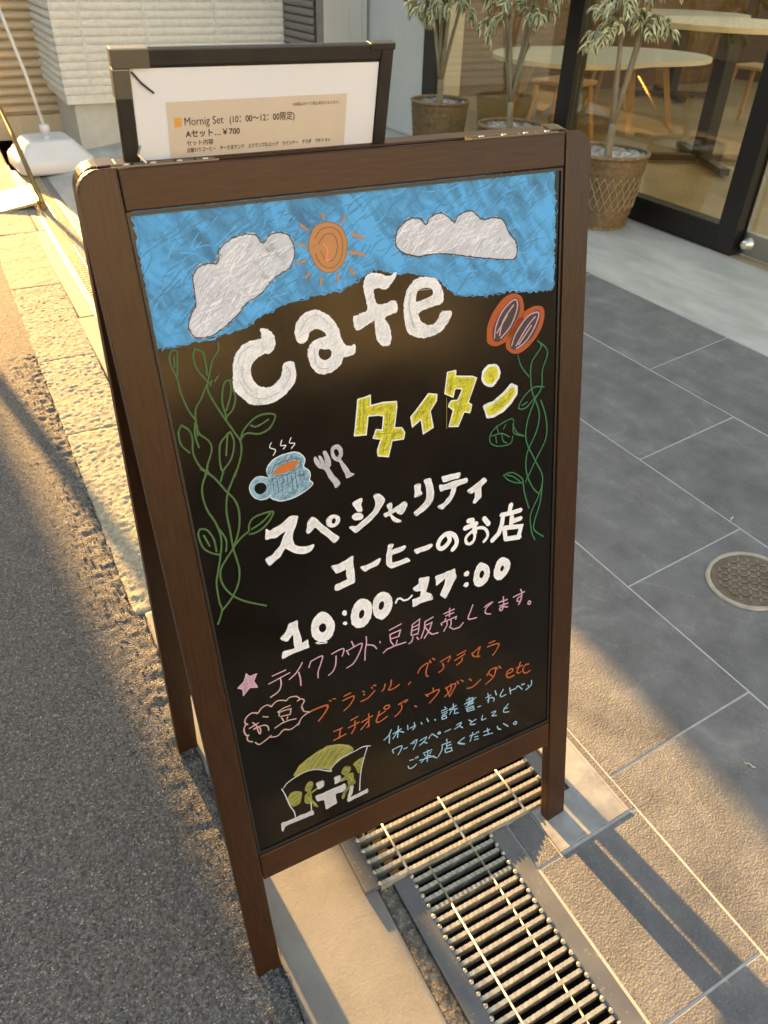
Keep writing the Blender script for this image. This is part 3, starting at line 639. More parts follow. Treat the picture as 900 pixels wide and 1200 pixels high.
('coffee_shop_lettering','white',1,0,0,1,[[2654,7132,2809,7146,2959,7177,2975,7147,2924,7089,2709,7048]]),
('coffee_shop_lettering','white',1,0,0,1,[[3117,7350,3203,7327,3147,7251,3376,7257,3390,7230,3356,7184,3154,7174,3145,7063,3171,7032,3409,7034,3449,6978,3279,6961,3128,6964,3068,7032,3068,7145,3092,7269]]),
('coffee_shop_lettering','white',1,0,0,1,[[3530,7132,3637,7136,3813,7149,3841,7115,3779,7068,3570,7062]]),
('coffee_shop_lettering','white',2,73,1,0,[[4122,7218,4141,7111,4079,7040,3996,7010,3944,7049,3943,7117,4005,7198,4111,7233,4214,7179,4264,7073,4247,6987,4180,6928]]),
('coffee_shop_lettering','white',2,51,1,0,[[4539,7327,4574,7227,4593,7085,4573,6976,4504,6933,4437,6973,4430,7055,4497,7114,4631,7160,4752,7132,4819,7050,4822,6956,4752,6892]]),
('coffee_shop_lettering','white',2,80,0,0,[[4416,7225,4628,7245]]),
('coffee_shop_lettering','white',2,80,0,0,[[4479,7334,4567,7319]]),
('coffee_shop_lettering','white',2,81,0,0,[[4539,7327,4588,7200,4595,7084]]),
('coffee_shop_lettering','white',2,82,0,0,[[4767,7294,4850,7171]]),
('coffee_shop_lettering','white',2,80,0,0,[[5273,7385,5243,7279]]),
('coffee_shop_lettering','white',2,80,0,0,[[5086,7257,5273,7236,5456,7236]]),
('coffee_shop_lettering','white',2,80,0,0,[[5123,7257,5097,7092,5034,6949,4908,6860]]),
('coffee_shop_lettering','white',2,81,0,0,[[5286,7170,5269,6994]]),
('coffee_shop_lettering','white',2,81,0,0,[[5274,7086,5457,7090]]),
('coffee_shop_lettering','white',2,81,0,0,[[5142,7014,5167,6803]]),
('coffee_shop_lettering','white',2,82,0,0,[[5142,7014,5466,6947,5415,6773]]),
('coffee_shop_lettering','white',2,83,0,0,[[5167,6810,5441,6765]]),
('opening_hours_lettering','white',1,0,0,1,[[1486,6613,1607,6617,1603,6512,1630,6221,1714,6240,1721,6113,1534,6110,1311,6088,1330,6193,1508,6181,1517,6417,1411,6343,1330,6418,1412,6484]]),
('opening_hours_lettering','white',1,0,1,1,[[1995,6620,2101,6515,2148,6355,2114,6209,2021,6126,1903,6147,1819,6233,1794,6373,1831,6527,1910,6600],[1973,6434,1915,6405,1913,6327,1962,6282,2014,6314,2015,6392]]),
('opening_hours_lettering','white',2,17,1,0,[[1832,6148,1926,6137,2005,6098]]),
('opening_hours_lettering','white',2,17,1,0,[[1853,6127,1992,6087]]),
('opening_hours_lettering','white',1,0,1,1,[[2329,6516,2361,6478,2345,6437,2303,6453,2295,6495]]),
('opening_hours_lettering','white',1,0,1,1,[[2328,6320,2347,6291,2318,6276,2292,6299,2299,6323]]),
('opening_hours_lettering','white',1,0,1,1,[[2643,6601,2735,6529,2760,6388,2722,6242,2625,6145,2525,6143,2434,6232,2420,6383,2477,6532,2557,6606],[2614,6429,2563,6408,2543,6336,2564,6289,2615,6309,2639,6380]]),
('opening_hours_lettering','white',1,0,1,1,[[2967,6608,3062,6529,3103,6395,3067,6261,2969,6163,2892,6157,2810,6236,2778,6368,2810,6528,2878,6595],[2942,6459,2890,6433,2875,6346,2918,6316,2959,6354,2970,6417]]),
('opening_hours_lettering','white',2,32,1,0,[[3159,6348,3194,6402,3245,6397,3294,6348,3372,6338,3440,6381]]),
('opening_hours_lettering','white',1,0,0,1,[[3582,6625,3750,6597,3732,6483,3685,6348,3772,6280,3789,6188,3571,6190,3449,6169,3443,6297,3578,6310,3607,6405,3510,6425,3471,6499,3568,6540]]),
('opening_hours_lettering','white',1,0,0,1,[[3869,6571,4215,6584,4231,6432,4125,6269,4026,6127,3937,6212,4022,6382,4041,6482,3870,6404]]),
('opening_hours_lettering','white',1,0,1,1,[[4439,6469,4470,6428,4443,6384,4387,6403,4382,6448]]),
('opening_hours_lettering','white',1,0,1,1,[[4424,6267,4454,6225,4412,6190,4369,6230,4383,6263]]),
('opening_hours_lettering','white',1,0,1,1,[[4711,6531,4828,6431,4859,6296,4808,6171,4693,6110,4590,6153,4552,6276,4587,6434,4643,6514],[4705,6388,4665,6340,4670,6275,4712,6252,4752,6310,4743,6366]]),
('opening_hours_lettering','white',1,0,1,1,[[5140,6483,5239,6388,5246,6276,5172,6158,5055,6102,4972,6147,4940,6252,4975,6397,5041,6484],[5103,6349,5063,6305,5072,6255,5115,6256,5136,6313]]),
('takeout_lettering','pink',2,20,1,0,[[1122,5859,1330,5880]]),
('takeout_lettering','pink',2,20,1,0,[[1053,5748,1381,5811]]),
('takeout_lettering','pink',2,21,1,0,[[1234,5771,1228,5659,1174,5564,1045,5513]]),
('takeout_lettering','pink',2,21,1,0,[[1588,5903,1538,5834,1466,5758,1360,5697]]),
('takeout_lettering','pink',2,21,1,0,[[1512,5762,1525,5650,1518,5520]]),
('takeout_lettering','pink',2,21,1,0,[[1676,5776,1720,5876]]),
('takeout_lettering','pink',2,21,1,0,[[1730,5872,1900,5892,1864,5769,1808,5648,1794,5538]]),
('takeout_lettering','pink',2,21,1,0,[[2050,5865,2192,5891,2250,5867,2211,5763]]),
('takeout_lettering','pink',2,22,1,0,[[2114,5803,2091,5656,2037,5558,1961,5517]]),
('takeout_lettering','pink',2,22,1,0,[[2383,5957,2416,5848]]),
('takeout_lettering','pink',2,22,1,0,[[2289,5828,2318,5744]]),
('takeout_lettering','pink',2,22,1,0,[[2304,5822,2527,5864,2531,5790,2452,5652,2365,5554,2258,5525]]),
('takeout_lettering','pink',2,22,1,0,[[2624,5950,2621,5850,2585,5695,2566,5536]]),
('takeout_lettering','pink',2,22,1,0,[[2632,5798,2728,5747,2778,5666]]),
('takeout_lettering','pink',2,22,1,0,[[2839,5776,2846,5748]]),
('takeout_lettering','pink',2,22,0,0,[[3014,5913,3223,5949]]),
('takeout_lettering','pink',2,22,0,0,[[3019,5838,3021,5715]]),
('takeout_lettering','pink',2,23,0,0,[[3019,5833,3204,5844,3166,5744]]),
('takeout_lettering','pink',2,23,0,0,[[3028,5749,3173,5741]]),
('takeout_lettering','pink',2,23,0,0,[[3020,5703,3071,5609]]),
('takeout_lettering','pink',2,23,0,0,[[3134,5683,3110,5606]]),
('takeout_lettering','pink',2,23,0,0,[[2881,5545,2942,5587,3081,5598,3279,5588]]),
('takeout_lettering','pink',2,23,0,0,[[3415,5868,3380,5685]]),
('takeout_lettering','pink',2,23,0,0,[[3422,5865,3547,5915,3517,5718,3496,5652]]),
('takeout_lettering','pink',2,23,0,0,[[3411,5808,3530,5824]]),
('takeout_lettering','pink',2,23,0,0,[[3400,5751,3519,5754]]),
('takeout_lettering','pink',2,23,0,0,[[3386,5670,3497,5664]]),
('takeout_lettering','pink',2,23,0,0,[[3412,5635,3383,5559,3330,5538]]),
('takeout_lettering','pink',2,23,0,0,[[3476,5604,3506,5548]]),
('takeout_lettering','pink',2,23,0,0,[[3637,5832,3783,5863]]),
('takeout_lettering','pink',2,23,0,0,[[3637,5832,3618,5703,3550,5555]]),
('takeout_lettering','pink',2,23,0,0,[[3633,5759,3759,5773,3712,5655,3608,5532]]),
('takeout_lettering','pink',2,24,0,0,[[3632,5735,3697,5610,3754,5550,3859,5540]]),
('takeout_lettering','pink',2,24,0,0,[[4092,5912,4081,5760]]),
('takeout_lettering','pink',2,24,0,0,[[3979,5848,4176,5866]]),
('takeout_lettering','pink',2,24,0,0,[[4013,5798,4161,5805]]),
('takeout_lettering','pink',2,24,0,0,[[4011,5749,3998,5724]]),
('takeout_lettering','pink',2,24,0,0,[[3923,5695,3934,5653]]),
('takeout_lettering','pink',2,24,0,0,[[3948,5698,4207,5712,4193,5667]]),
('takeout_lettering','pink',2,24,0,0,[[4033,5690,4030,5616,3965,5528]]),
('takeout_lettering','pink',2,24,0,0,[[4107,5687,4104,5601,4077,5560,4149,5494,4262,5489,4335,5550]]),
('takeout_lettering','pink',2,24,1,0,[[4524,5821,4470,5702,4430,5616,4454,5569,4589,5551]]),
('takeout_lettering','pink',2,25,1,0,[[4746,5689,4803,5719,4902,5733,4815,5689,4763,5632,4769,5565,4865,5517]]),
('takeout_lettering','pink',2,25,1,0,[[5024,5681,5195,5678]]),
('takeout_lettering','pink',2,25,1,0,[[5042,5606,5208,5604]]),
('takeout_lettering','pink',2,25,1,0,[[5116,5758,5121,5615,5102,5532,5062,5508,5041,5554,5102,5571,5200,5529]]),
('takeout_lettering','pink',2,25,1,0,[[5315,5679,5543,5708]]),
('takeout_lettering','pink',2,26,1,0,[[5462,5775,5489,5701,5469,5566,5423,5492]]),
('takeout_lettering','pink',2,26,1,0,[[5484,5651,5409,5627,5396,5580,5450,5547,5468,5592]]),
('takeout_lettering','pink',2,26,1,0,[[5628,5483,5614,5448,5656,5420,5675,5453,5641,5491]]),
('star_drawing','pink',1,0,0,1,[[768,6050,800,5986,908,5990,848,5891,883,5764,782,5808,669,5713,680,5818,617,5869,710,5928]]),
('star_drawing','lightpink',2,15,0,1,[[768,6050,800,5986,908,5990,848,5891,883,5764,782,5808,669,5713,680,5818,617,5869,710,5928]]),
('star_drawing','lightpink',3,12,1,0,[[764,6002,780,5856]]),
('star_drawing','lightpink',3,12,1,0,[[837,5970,730,5785]]),
('star_drawing','lightpink',3,12,1,0,[[664,5860,838,5854]]),
('star_drawing','lightpink',3,12,1,0,[[797,5964,729,5902]]),
('bean_bubble_drawing','salmonpink',2,21,1,0,[[673,4864,618,4904,605,4973,635,5008,598,5026,583,5120,616,5202,649,5198,617,5250,645,5322,731,5366,810,5334,824,5323,894,5388,977,5403,1034,5352,1058,5373,1140,5408,1253,5364,1266,5351,1322,5387,1423,5361,1467,5297,1432,5275,1496,5283,1532,5230,1484,5153,1494,5098,1478,5138,1508,5042,1598,4992,1543,4987,1452,4941,1386,4846,1400,4865,1266,4815,1155,4855,1052,4791,933,4824,951,4840,845,4791,760,4770,709,4834]]),
('bean_bubble_drawing','salmonpink',2,19,1,0,[[662,5118,808,5154]]),
('bean_bubble_drawing','salmonpink',2,20,1,0,[[725,5199,772,5115,779,5025,798,4953,820,5005,799,5090,726,5075,868,5081,931,5026,934,4949]]),
('bean_bubble_drawing','salmonpink',2,19,1,0,[[887,5233,962,5190]]),
('bean_bubble_drawing','salmonpink',2,20,0,0,[[1112,5213,1209,5242,1313,5244]]),
('bean_bubble_drawing','salmonpink',2,20,0,0,[[1136,5202,1122,5134]]),
('bean_bubble_drawing','salmonpink',2,20,0,0,[[1120,5197,1234,5194,1315,5181,1293,5092]]),
('bean_bubble_drawing','salmonpink',2,20,0,0,[[1136,5116,1292,5085]]),
('bean_bubble_drawing','salmonpink',2,20,0,0,[[1156,5081,1177,5009]]),
('bean_bubble_drawing','salmonpink',2,20,0,0,[[1247,5063,1231,5021]]),
('bean_bubble_drawing','salmonpink',2,20,0,0,[[1029,4949,1143,4987,1258,4990,1367,4969]]),
('bean_origin_lettering','rust2',2,30,1,0,[[1614,5000,1873,4992,1833,4877,1706,4763]]),
('bean_origin_lettering','rust2',2,18,0,0,[[1921,5066,1949,5028]]),
('bean_origin_lettering','rust2',2,18,0,0,[[1976,5067,2024,5045]]),
('bean_origin_lettering','rust2',2,24,1,0,[[2160,5034,2273,5047]]),
('bean_origin_lettering','rust2',2,24,1,0,[[2130,4959,2322,4967,2252,4839,2132,4765]]),
('bean_origin_lettering','rust2',2,24,1,0,[[2478,4989,2502,4960]]),
('bean_origin_lettering','rust2',2,25,1,0,[[2483,4927,2504,4907]]),
('bean_origin_lettering','rust2',2,25,1,0,[[2427,4813,2554,4825,2678,4913]]),
('bean_origin_lettering','rust2',2,25,1,0,[[2628,4999,2642,4975]]),
('bean_origin_lettering','rust2',2,25,1,0,[[2664,5017,2704,5004]]),
('bean_origin_lettering','rust2',2,25,1,0,[[2864,4960,2844,4891,2800,4845]]),
('bean_origin_lettering','rust2',2,25,1,0,[[2976,4989,2957,4893,2916,4820,2998,4810,3108,4840]]),
('bean_origin_lettering','rust2',2,26,1,0,[[3305,4807,3271,4769]]),
('bean_origin_lettering','rust2',2,25,0,0,[[1924,4451,2071,4454]]),
('bean_origin_lettering','rust2',2,25,0,0,[[2036,4445,2001,4281]]),
('bean_origin_lettering','rust2',2,25,0,0,[[1901,4282,2118,4309]]),
('bean_origin_lettering','rust2',2,25,0,0,[[2227,4531,2349,4553]]),
('bean_origin_lettering','rust2',2,25,0,0,[[2169,4407,2360,4433]]),
('bean_origin_lettering','rust2',2,25,0,0,[[2292,4487,2279,4360,2213,4271]]),
('bean_origin_lettering','rust2',2,25,0,0,[[2400,4409,2595,4451]]),
('bean_origin_lettering','rust2',2,25,0,0,[[2538,4517,2516,4273,2481,4276]]),
('bean_origin_lettering','rust2',2,25,0,0,[[2514,4382,2375,4273]]),
('bean_origin_lettering','rust2',2,26,1,0,[[2723,4484,2683,4382,2654,4315,2693,4275,2852,4316]]),
('bean_origin_lettering','rust2',2,26,1,0,[[2680,4397,2826,4437]]),
('bean_origin_lettering','rust2',2,26,1,0,[[2822,4532,2807,4499,2852,4465,2901,4482,2893,4526,2834,4540]]),
('bean_origin_lettering','rust2',2,26,1,0,[[3068,4460,3228,4486,3188,4445]]),
('bean_origin_lettering','rust2',2,26,1,0,[[3115,4438,3122,4367,3068,4297,2985,4254]]),
('bean_origin_lettering','rust2',2,26,1,0,[[3363,4297,3393,4264]]),
('bean_origin_lettering','rust2',2,26,1,0,[[3453,4919,3515,5004,3649,5040,3611,4922,3604,4811,3639,4773]]),
('bean_origin_lettering','rust2',2,26,1,0,[[3677,5076,3700,5019]]),
('bean_origin_lettering','rust2',2,26,1,0,[[3731,5095,3776,5049]]),
('bean_origin_lettering','rust2',2,26,1,0,[[3871,4967,4061,5001,4016,4907]]),
('bean_origin_lettering','rust2',2,26,1,0,[[3909,4923,3933,4856,3903,4797,3835,4775]]),
('bean_origin_lettering','rust2',2,27,1,0,[[4196,4966,4361,4992]]),
('bean_origin_lettering','rust2',2,27,1,0,[[4146,4881,4346,4933]]),
('bean_origin_lettering','rust2',2,27,1,0,[[4289,4879,4273,4814,4175,4775]]),
('bean_origin_lettering','rust2',2,27,1,0,[[4497,4879,4639,4951,4609,4862,4593,4768]]),
('bean_origin_lettering','rust2',2,27,1,0,[[4484,4899,4510,4817,4635,4765]]),
('bean_origin_lettering','rust2',2,27,1,0,[[4823,4957,4943,4958]]),
('bean_origin_lettering','rust2',2,28,1,0,[[4788,4896,5009,4874,4979,4770,4891,4680]]),
('bean_origin_lettering','rust2',2,27,1,0,[[3714,4505,3722,4414]]),
('bean_origin_lettering','rust2',2,27,1,0,[[3567,4439,3613,4381]]),
('bean_origin_lettering','rust2',2,27,1,0,[[3588,4416,3810,4433,3787,4355,3632,4234]]),
('bean_origin_lettering','rust2',2,27,1,0,[[3946,4403,4134,4414,4117,4327,4014,4194]]),
('bean_origin_lettering','rust2',2,27,1,0,[[4052,4444,4047,4328,3927,4234]]),
('bean_origin_lettering','rust2',2,27,1,0,[[3967,4393,4015,4209]]),
('bean_origin_lettering','rust2',2,27,1,0,[[4177,4448,4203,4384]]),
('bean_origin_lettering','rust2',2,27,1,0,[[4247,4441,4295,4391]]),
('bean_origin_lettering','rust2',2,28,1,0,[[4414,4390,4455,4342]]),
('bean_origin_lettering','rust2',2,28,1,0,[[4366,4211,4480,4197,4640,4283]]),
('bean_origin_lettering','rust2',2,26,1,0,[[3354,4302,3391,4264]]),
('bean_origin_lettering','rust2',2,28,1,0,[[4770,4310,4844,4398,4946,4385,4900,4224,4738,4138]]),
('bean_origin_lettering','rust2',2,28,1,0,[[4814,4322,4900,4224]]),
('bean_origin_lettering','rust2',2,28,1,0,[[4955,4405,4984,4354]]),
('bean_origin_lettering','rust2',2,28,1,0,[[5014,4402,5054,4345]]),
('bean_origin_lettering','rust2',2,29,1,0,[[5181,4164,5301,4174,5286,4235,5196,4219,5172,4138,5226,4069,5332,4076]]),
('bean_origin_lettering','rust2',2,29,1,0,[[5467,4302,5431,4195,5392,4120,5438,4079,5483,4090]]),
('bean_origin_lettering','rust2',2,29,1,0,[[5383,4207,5513,4213]]),
('bean_origin_lettering','rust2',2,30,1,0,[[5651,4179,5574,4196,5523,4126,5545,4040,5607,4013,5678,4030]]),
('invitation_lettering','blue',2,21,0,0,[[2902,4018,2847,3924,2756,3870]]),
('invitation_lettering','blue',2,21,0,0,[[2861,3917,2843,3761]]),
('invitation_lettering','blue',2,21,0,0,[[2923,3920,3080,3953]]),
('invitation_lettering','blue',2,21,0,0,[[3032,4031,3001,3804]]),
('invitation_lettering','blue',2,21,0,0,[[3011,3932,2916,3824]]),
('invitation_lettering','blue',2,21,0,0,[[3021,3938,3122,3856]]),
('invitation_lettering','blue',2,21,0,0,[[3198,3969,3201,3873]]),
('invitation_lettering','blue',2,21,0,0,[[3241,3887,3351,3896]]),
('invitation_lettering','blue',2,21,0,0,[[3325,3968,3329,3867,3287,3831]]),
('invitation_lettering','blue',2,21,0,0,[[3450,3908,3468,3862]]),
('invitation_lettering','blue',2,21,0,0,[[3562,3944,3592,3857]]),
('invitation_lettering','blue',2,22,0,0,[[3708,3852,3727,3828]]),
('invitation_lettering','blue',2,22,0,0,[[3846,3966,3958,3969]]),
('invitation_lettering','blue',2,22,0,0,[[3854,3918,3967,3921]]),
('invitation_lettering','blue',2,22,0,0,[[3862,3870,3955,3882]]),
('invitation_lettering','blue',2,22,0,0,[[3850,3841,3858,3782,3940,3777,3932,3837,3850,3841]]),
('invitation_lettering','blue',2,22,0,0,[[3920,4020,3929,3994]]),
('invitation_lettering','blue',2,22,0,0,[[3998,3929,4143,3951]]),
('invitation_lettering','blue',2,22,0,0,[[4083,4012,4083,3901]]),
('invitation_lettering','blue',2,22,0,0,[[4007,3913,4161,3876]]),
('invitation_lettering','blue',2,22,0,0,[[4037,3877,4004,3825]]),
('invitation_lettering','blue',2,22,0,0,[[4109,3866,4096,3794,4179,3778]]),
('invitation_lettering','blue',2,21,1,0,[[2888,3593,2902,3519]]),
('invitation_lettering','blue',2,21,1,0,[[2898,3599,3059,3597,3039,3517,2981,3445]]),
('invitation_lettering','blue',2,21,1,0,[[3088,3515,3163,3511]]),
('invitation_lettering','blue',2,21,1,0,[[3230,3557,3347,3589,3326,3509,3270,3412]]),
('invitation_lettering','blue',2,21,1,0,[[3268,3538,3309,3552]]),
('invitation_lettering','blue',2,22,1,0,[[3408,3536,3531,3556,3486,3487,3393,3442]]),
('invitation_lettering','blue',2,22,1,0,[[3466,3485,3539,3421]]),
('invitation_lettering','blue',2,22,1,0,[[3578,3498,3643,3562,3749,3441]]),
('invitation_lettering','blue',2,22,1,0,[[3771,3541,3757,3520,3789,3497,3805,3524,3779,3548]]),
('invitation_lettering','blue',2,22,1,0,[[3892,3493,4011,3497]]),
('invitation_lettering','blue',2,22,1,0,[[4128,3529,4223,3541,4189,3488,4087,3461]]),
('invitation_lettering','blue',2,22,1,0,[[4179,3493,4251,3412]]),
('invitation_lettering','blue',2,22,1,0,[[3187,3213,3266,3195]]),
('invitation_lettering','blue',2,22,1,0,[[3150,3105,3175,3037,3246,3031,3309,3068]]),
('invitation_lettering','blue',2,22,1,0,[[3308,3220,3311,3195]]),
('invitation_lettering','blue',2,22,1,0,[[3339,3223,3347,3195]]),
('invitation_lettering','blue',2,22,0,0,[[3452,3240,3625,3233]]),
('invitation_lettering','blue',2,22,0,0,[[3373,3117,3659,3076]]),
('invitation_lettering','blue',2,22,0,0,[[3545,3262,3517,3015]]),
('invitation_lettering','blue',2,22,0,0,[[3528,3142,3400,3056]]),
('invitation_lettering','blue',2,22,0,0,[[3539,3149,3717,2999]]),
('invitation_lettering','blue',2,22,0,0,[[3470,3207,3488,3163]]),
('invitation_lettering','blue',2,22,0,0,[[3603,3198,3580,3162]]),
('invitation_lettering','blue',2,22,0,0,[[3920,3318,3928,3256]]),
('invitation_lettering','blue',2,22,0,0,[[3823,3239,4000,3220]]),
('invitation_lettering','blue',2,22,0,0,[[3833,3234,3817,3124,3745,3020]]),
('invitation_lettering','blue',2,22,0,0,[[3916,3216,3918,3121]]),
('invitation_lettering','blue',2,23,0,0,[[3924,3165,4008,3158]]),
('invitation_lettering','blue',2,23,0,0,[[3880,3116,3887,3030,4019,3011,4005,3089,3880,3116]]),
('invitation_lettering','blue',2,23,0,0,[[4275,3183,4145,3130,4281,3033]]),
('invitation_lettering','blue',2,22,0,0,[[4301,3902,4534,3942]]),
('invitation_lettering','blue',2,22,0,0,[[4345,3972,4471,3970,4458,3864]]),
('invitation_lettering','blue',2,22,0,0,[[4320,3837,4489,3850]]),
('invitation_lettering','blue',2,22,0,0,[[4398,4003,4415,3839]]),
('invitation_lettering','blue',2,22,0,0,[[4339,3783,4358,3718,4496,3699,4477,3788,4339,3794]]),
('invitation_lettering','blue',2,22,0,0,[[4349,3756,4487,3749]]),
('invitation_lettering','blue',2,22,0,0,[[4364,3907,4480,3899]]),
('invitation_lettering','blue',2,23,0,0,[[4567,3723,4625,3715]]),
('invitation_lettering','blue',2,35,0,0,[[4353,3912,4480,3917]]),
('invitation_lettering','blue',2,36,0,0,[[4373,3869,4468,3859]]),
('invitation_lettering','blue',2,23,1,0,[[4735,3840,4844,3859]]),
('invitation_lettering','blue',2,23,1,0,[[4780,3922,4800,3800,4783,3716]]),
('invitation_lettering','blue',2,23,1,0,[[4767,3769,4843,3803,4908,3751,4896,3699]]),
('invitation_lettering','blue',2,23,1,0,[[4931,3911,4959,3808]]),
('invitation_lettering','blue',2,23,1,0,[[5106,3867,5040,3771,5072,3722,5161,3729]]),
('invitation_lettering','blue',2,23,1,0,[[5239,3843,5261,3695]]),
('invitation_lettering','blue',2,23,1,0,[[5255,3767,5344,3773]]),
('invitation_lettering','blue',2,23,1,0,[[5362,3754,5418,3803,5509,3689]]),
('invitation_lettering','blue',2,23,1,0,[[5497,3810,5520,3777]]),
('invitation_lettering','blue',2,23,1,0,[[5542,3801,5561,3777]]),
('invitation_lettering','blue',2,24,1,0,[[5634,3726,5646,3698]]),
('invitation_lettering','blue',2,24,1,0,[[5713,3796,5703,3696,5589,3642]]),
('invitation_lettering','blue',2,23,1,0,[[4378,3525,4437,3463]]),
('invitation_lettering','blue',2,23,1,0,[[4527,3467,4425,3445,4414,3405,4510,3370]]),
('invitation_lettering','blue',2,23,1,0,[[4664,3495,4647,3398,4734,3392]]),
('invitation_lettering','blue',2,23,1,0,[[4850,3466,4938,3460,4893,3411,4860,3391,4954,3354]]),
('invitation_lettering','blue',2,23,1,0,[[5210,3498,5127,3431,5115,3354,5228,3314]]),
('invitation_lettering','blue',2,23,1,0,[[5115,3436,5194,3412]]),
('invitation_lettering','blue',2,23,1,0,[[4278,3178,4148,3125,4274,3031]]),
('invitation_lettering','blue',2,23,1,0,[[4385,3161,4504,3150]]),
('invitation_lettering','blue',2,23,1,0,[[4452,3211,4393,3039]]),
('invitation_lettering','blue',2,23,1,0,[[4481,3090,4562,3074]]),
('invitation_lettering','blue',2,23,1,0,[[4480,3031,4567,3012]]),
('invitation_lettering','blue',2,23,1,0,[[4527,3174,4537,3153]]),
('invitation_lettering','blue',2,23,1,0,[[4564,3180,4576,3150]]),
('invitation_lettering','blue',2,23,1,0,[[4679,3112,4812,3108]]),
('invitation_lettering','blue',2,23,1,0,[[4757,3158,4777,3029]]),
('invitation_lettering','blue',2,24,1,0,[[4677,3030,4866,2998]]),
('invitation_lettering','blue',2,24,1,0,[[4968,3104,4990,3034,5046,2995]]),
('invitation_lettering','blue',2,24,1,0,[[5103,3099,5204,2990]]),
('invitation_lettering','blue',2,24,1,0,[[5330,3015,5330,2978,5377,2956,5388,2999,5353,3028]]),
('coffee_cup_drawing','cupblue',1,0,1,1,[[1493,8923,1530,8995,1628,9060,1775,9087,1910,9080,1993,9014,2020,8943,1991,8858,2048,8797,2068,8727,2049,8652,2085,8609,2066,8566,1956,8511,1801,8468,1635,8467,1541,8512,1492,8554,1508,8597,1466,8561,1376,8559,1286,8612,1240,8708,1253,8796,1316,8861,1397,8875,1489,8833,1510,8855],[1319,8769,1301,8709,1329,8656,1388,8634,1446,8669,1459,8731,1427,8776,1367,8792]]),
('coffee_cup_drawing','white',2,11,1,0,[[1493,8923,1530,8995,1628,9060,1775,9087,1910,9080,1993,9014,2020,8943,1991,8858,2048,8797,2068,8727,2049,8652,2085,8609,2066,8566,1956,8511,1801,8468,1635,8467,1541,8512,1492,8554]]),
('coffee_cup_drawing','white',2,9,1,0,[[1498,8590,1466,8561,1376,8559,1286,8612,1240,8708,1253,8796,1316,8861,1397,8875,1489,8833]]),
('coffee_cup_drawing','coffee',2,0,1,1,[[1575,8874,1637,8931,1758,8964,1886,8968,1929,8948,1894,8892,1779,8849,1669,8841,1599,8853]]),
('coffee_cup_drawing','cupdark',2,9,1,0,[[1681,8800,1699,8731]]),
('coffee_cup_drawing','cupdark',2,9,1,0,[[1753,8791,1748,8624]]),
('coffee_cup_drawing','cupdark',2,9,1,0,[[1808,8795,1813,8625]]),
('coffee_cup_drawing','cupdark',2,9,1,0,[[1863,8799,1873,8590]]),
('coffee_cup_drawing','cupdark',2,9,1,0,[[1920,8812,1921,8672]]),
('coffee_cup_drawing','cupdark',2,9,1,0,[[1984,8804,1979,8694]]),
('coffee_cup_drawing','cupdark',2,9,1,0,[[1556,8806,1547,8623]]),
('coffee_cup_drawing','cupdark',2,9,1,0,[[1608,8792,1615,8586]]),
('coffee_cup_drawing','cupdark',2,10,1,0,[[1558,8879,1616,8973,1763,8999,1926,8994,1965,8939,1927,8866,1774,8813,1596,8832]]),
('coffee_cup_drawing','white',2,11,1,0,[[1611,9282,1578,9224,1648,9172,1609,9110]]),
('coffee_cup_drawing','white',2,11,1,0,[[1749,9281,1725,9215,1791,9199,1749,9159]]),
('coffee_cup_drawing','white',2,11,1,0,[[1874,9286,1844,9222,1913,9197,1859,9143]]),
('fork_drawing','greywhite',1,0,0,1,[[2150,8938,2179,8944,2222,8833,2241,8841,2212,8941,2244,8946,2286,8820,2306,8824,2277,8981,2316,8995,2368,8865,2364,8781,2335,8751,2471,8490,2404,8449,2269,8749,2197,8787,2151,8873]]),
('spoon_drawing','greywhite',1,0,0,1,[[2401,8996,2444,9041,2510,9029,2551,8969,2547,8876,2518,8837,2639,8599,2691,8563,2584,8537,2495,8801,2440,8828,2399,8894],[2449,8994,2431,8952,2452,8881,2488,8867,2507,8914,2489,8975]]),
('vine_drawing','green',2,23,1,0,[[1149,10625,1141,10535,1051,10427,997,10297,955,10195,843,10011,765,9915,736,9775,745,9608,844,9484,855,9362,765,9178]]),
('vine_drawing','green',2,24,1,0,[[965,10209,939,10103,988,9932,1080,9714,1165,9527,1224,9376,1194,9192,1079,8957]]),
('vine_drawing','green',2,23,1,0,[[880,10596,844,10527,854,10371,930,10232,988,10157]]),
('vine_drawing','green',2,23,1,0,[[886,10588,955,10545,968,10443,961,10273]]),
('vine_drawing','green',2,22,1,0,[[612,10622,575,10546,577,10439,616,10294,624,10136,669,9920,741,9758]]),
('vine_drawing','green',2,22,1,0,[[612,10622,669,10604,656,10501,622,10323]]),
('vine_drawing','green',2,22,1,0,[[629,10551,613,10433]]),
('vine_drawing','green',2,23,1,0,[[1090,10240,1032,10180]]),
('vine_drawing','green',2,23,1,0,[[1003,10201,977,10143]]),
('vine_drawing','green',2,24,1,0,[[1252,10152,1172,10160,1119,10083,1084,9928,1094,9794,1104,9709]]),
('vine_drawing','green',2,24,1,0,[[1218,10143,1202,10001,1113,9807]]),
('vine_drawing','green',2,24,1,0,[[1234,10043,1250,9942,1194,9806,1110,9741]]),
('vine_drawing','green',2,25,1,0,[[1230,9409,1281,9517,1435,9635,1576,9663,1707,9617,1617,9474,1472,9430,1325,9473,1251,9438]]),
('vine_drawing','green',2,25,1,0,[[1381,9562,1453,9529,1616,9586]]),
('vine_drawing','green',2,25,1,0,[[1117,9538,983,9434,939,9273,929,9119,950,9043]]),
('vine_drawing','green',2,25,1,0,[[1123,9528,1143,9395,1078,9204,955,9077]]),
('vine_drawing','green',2,25,1,0,[[1082,9529,1019,9253]]),
('vine_drawing','green',2,23,1,0,[[558,9750,510,9663,513,9513,594,9393]]),
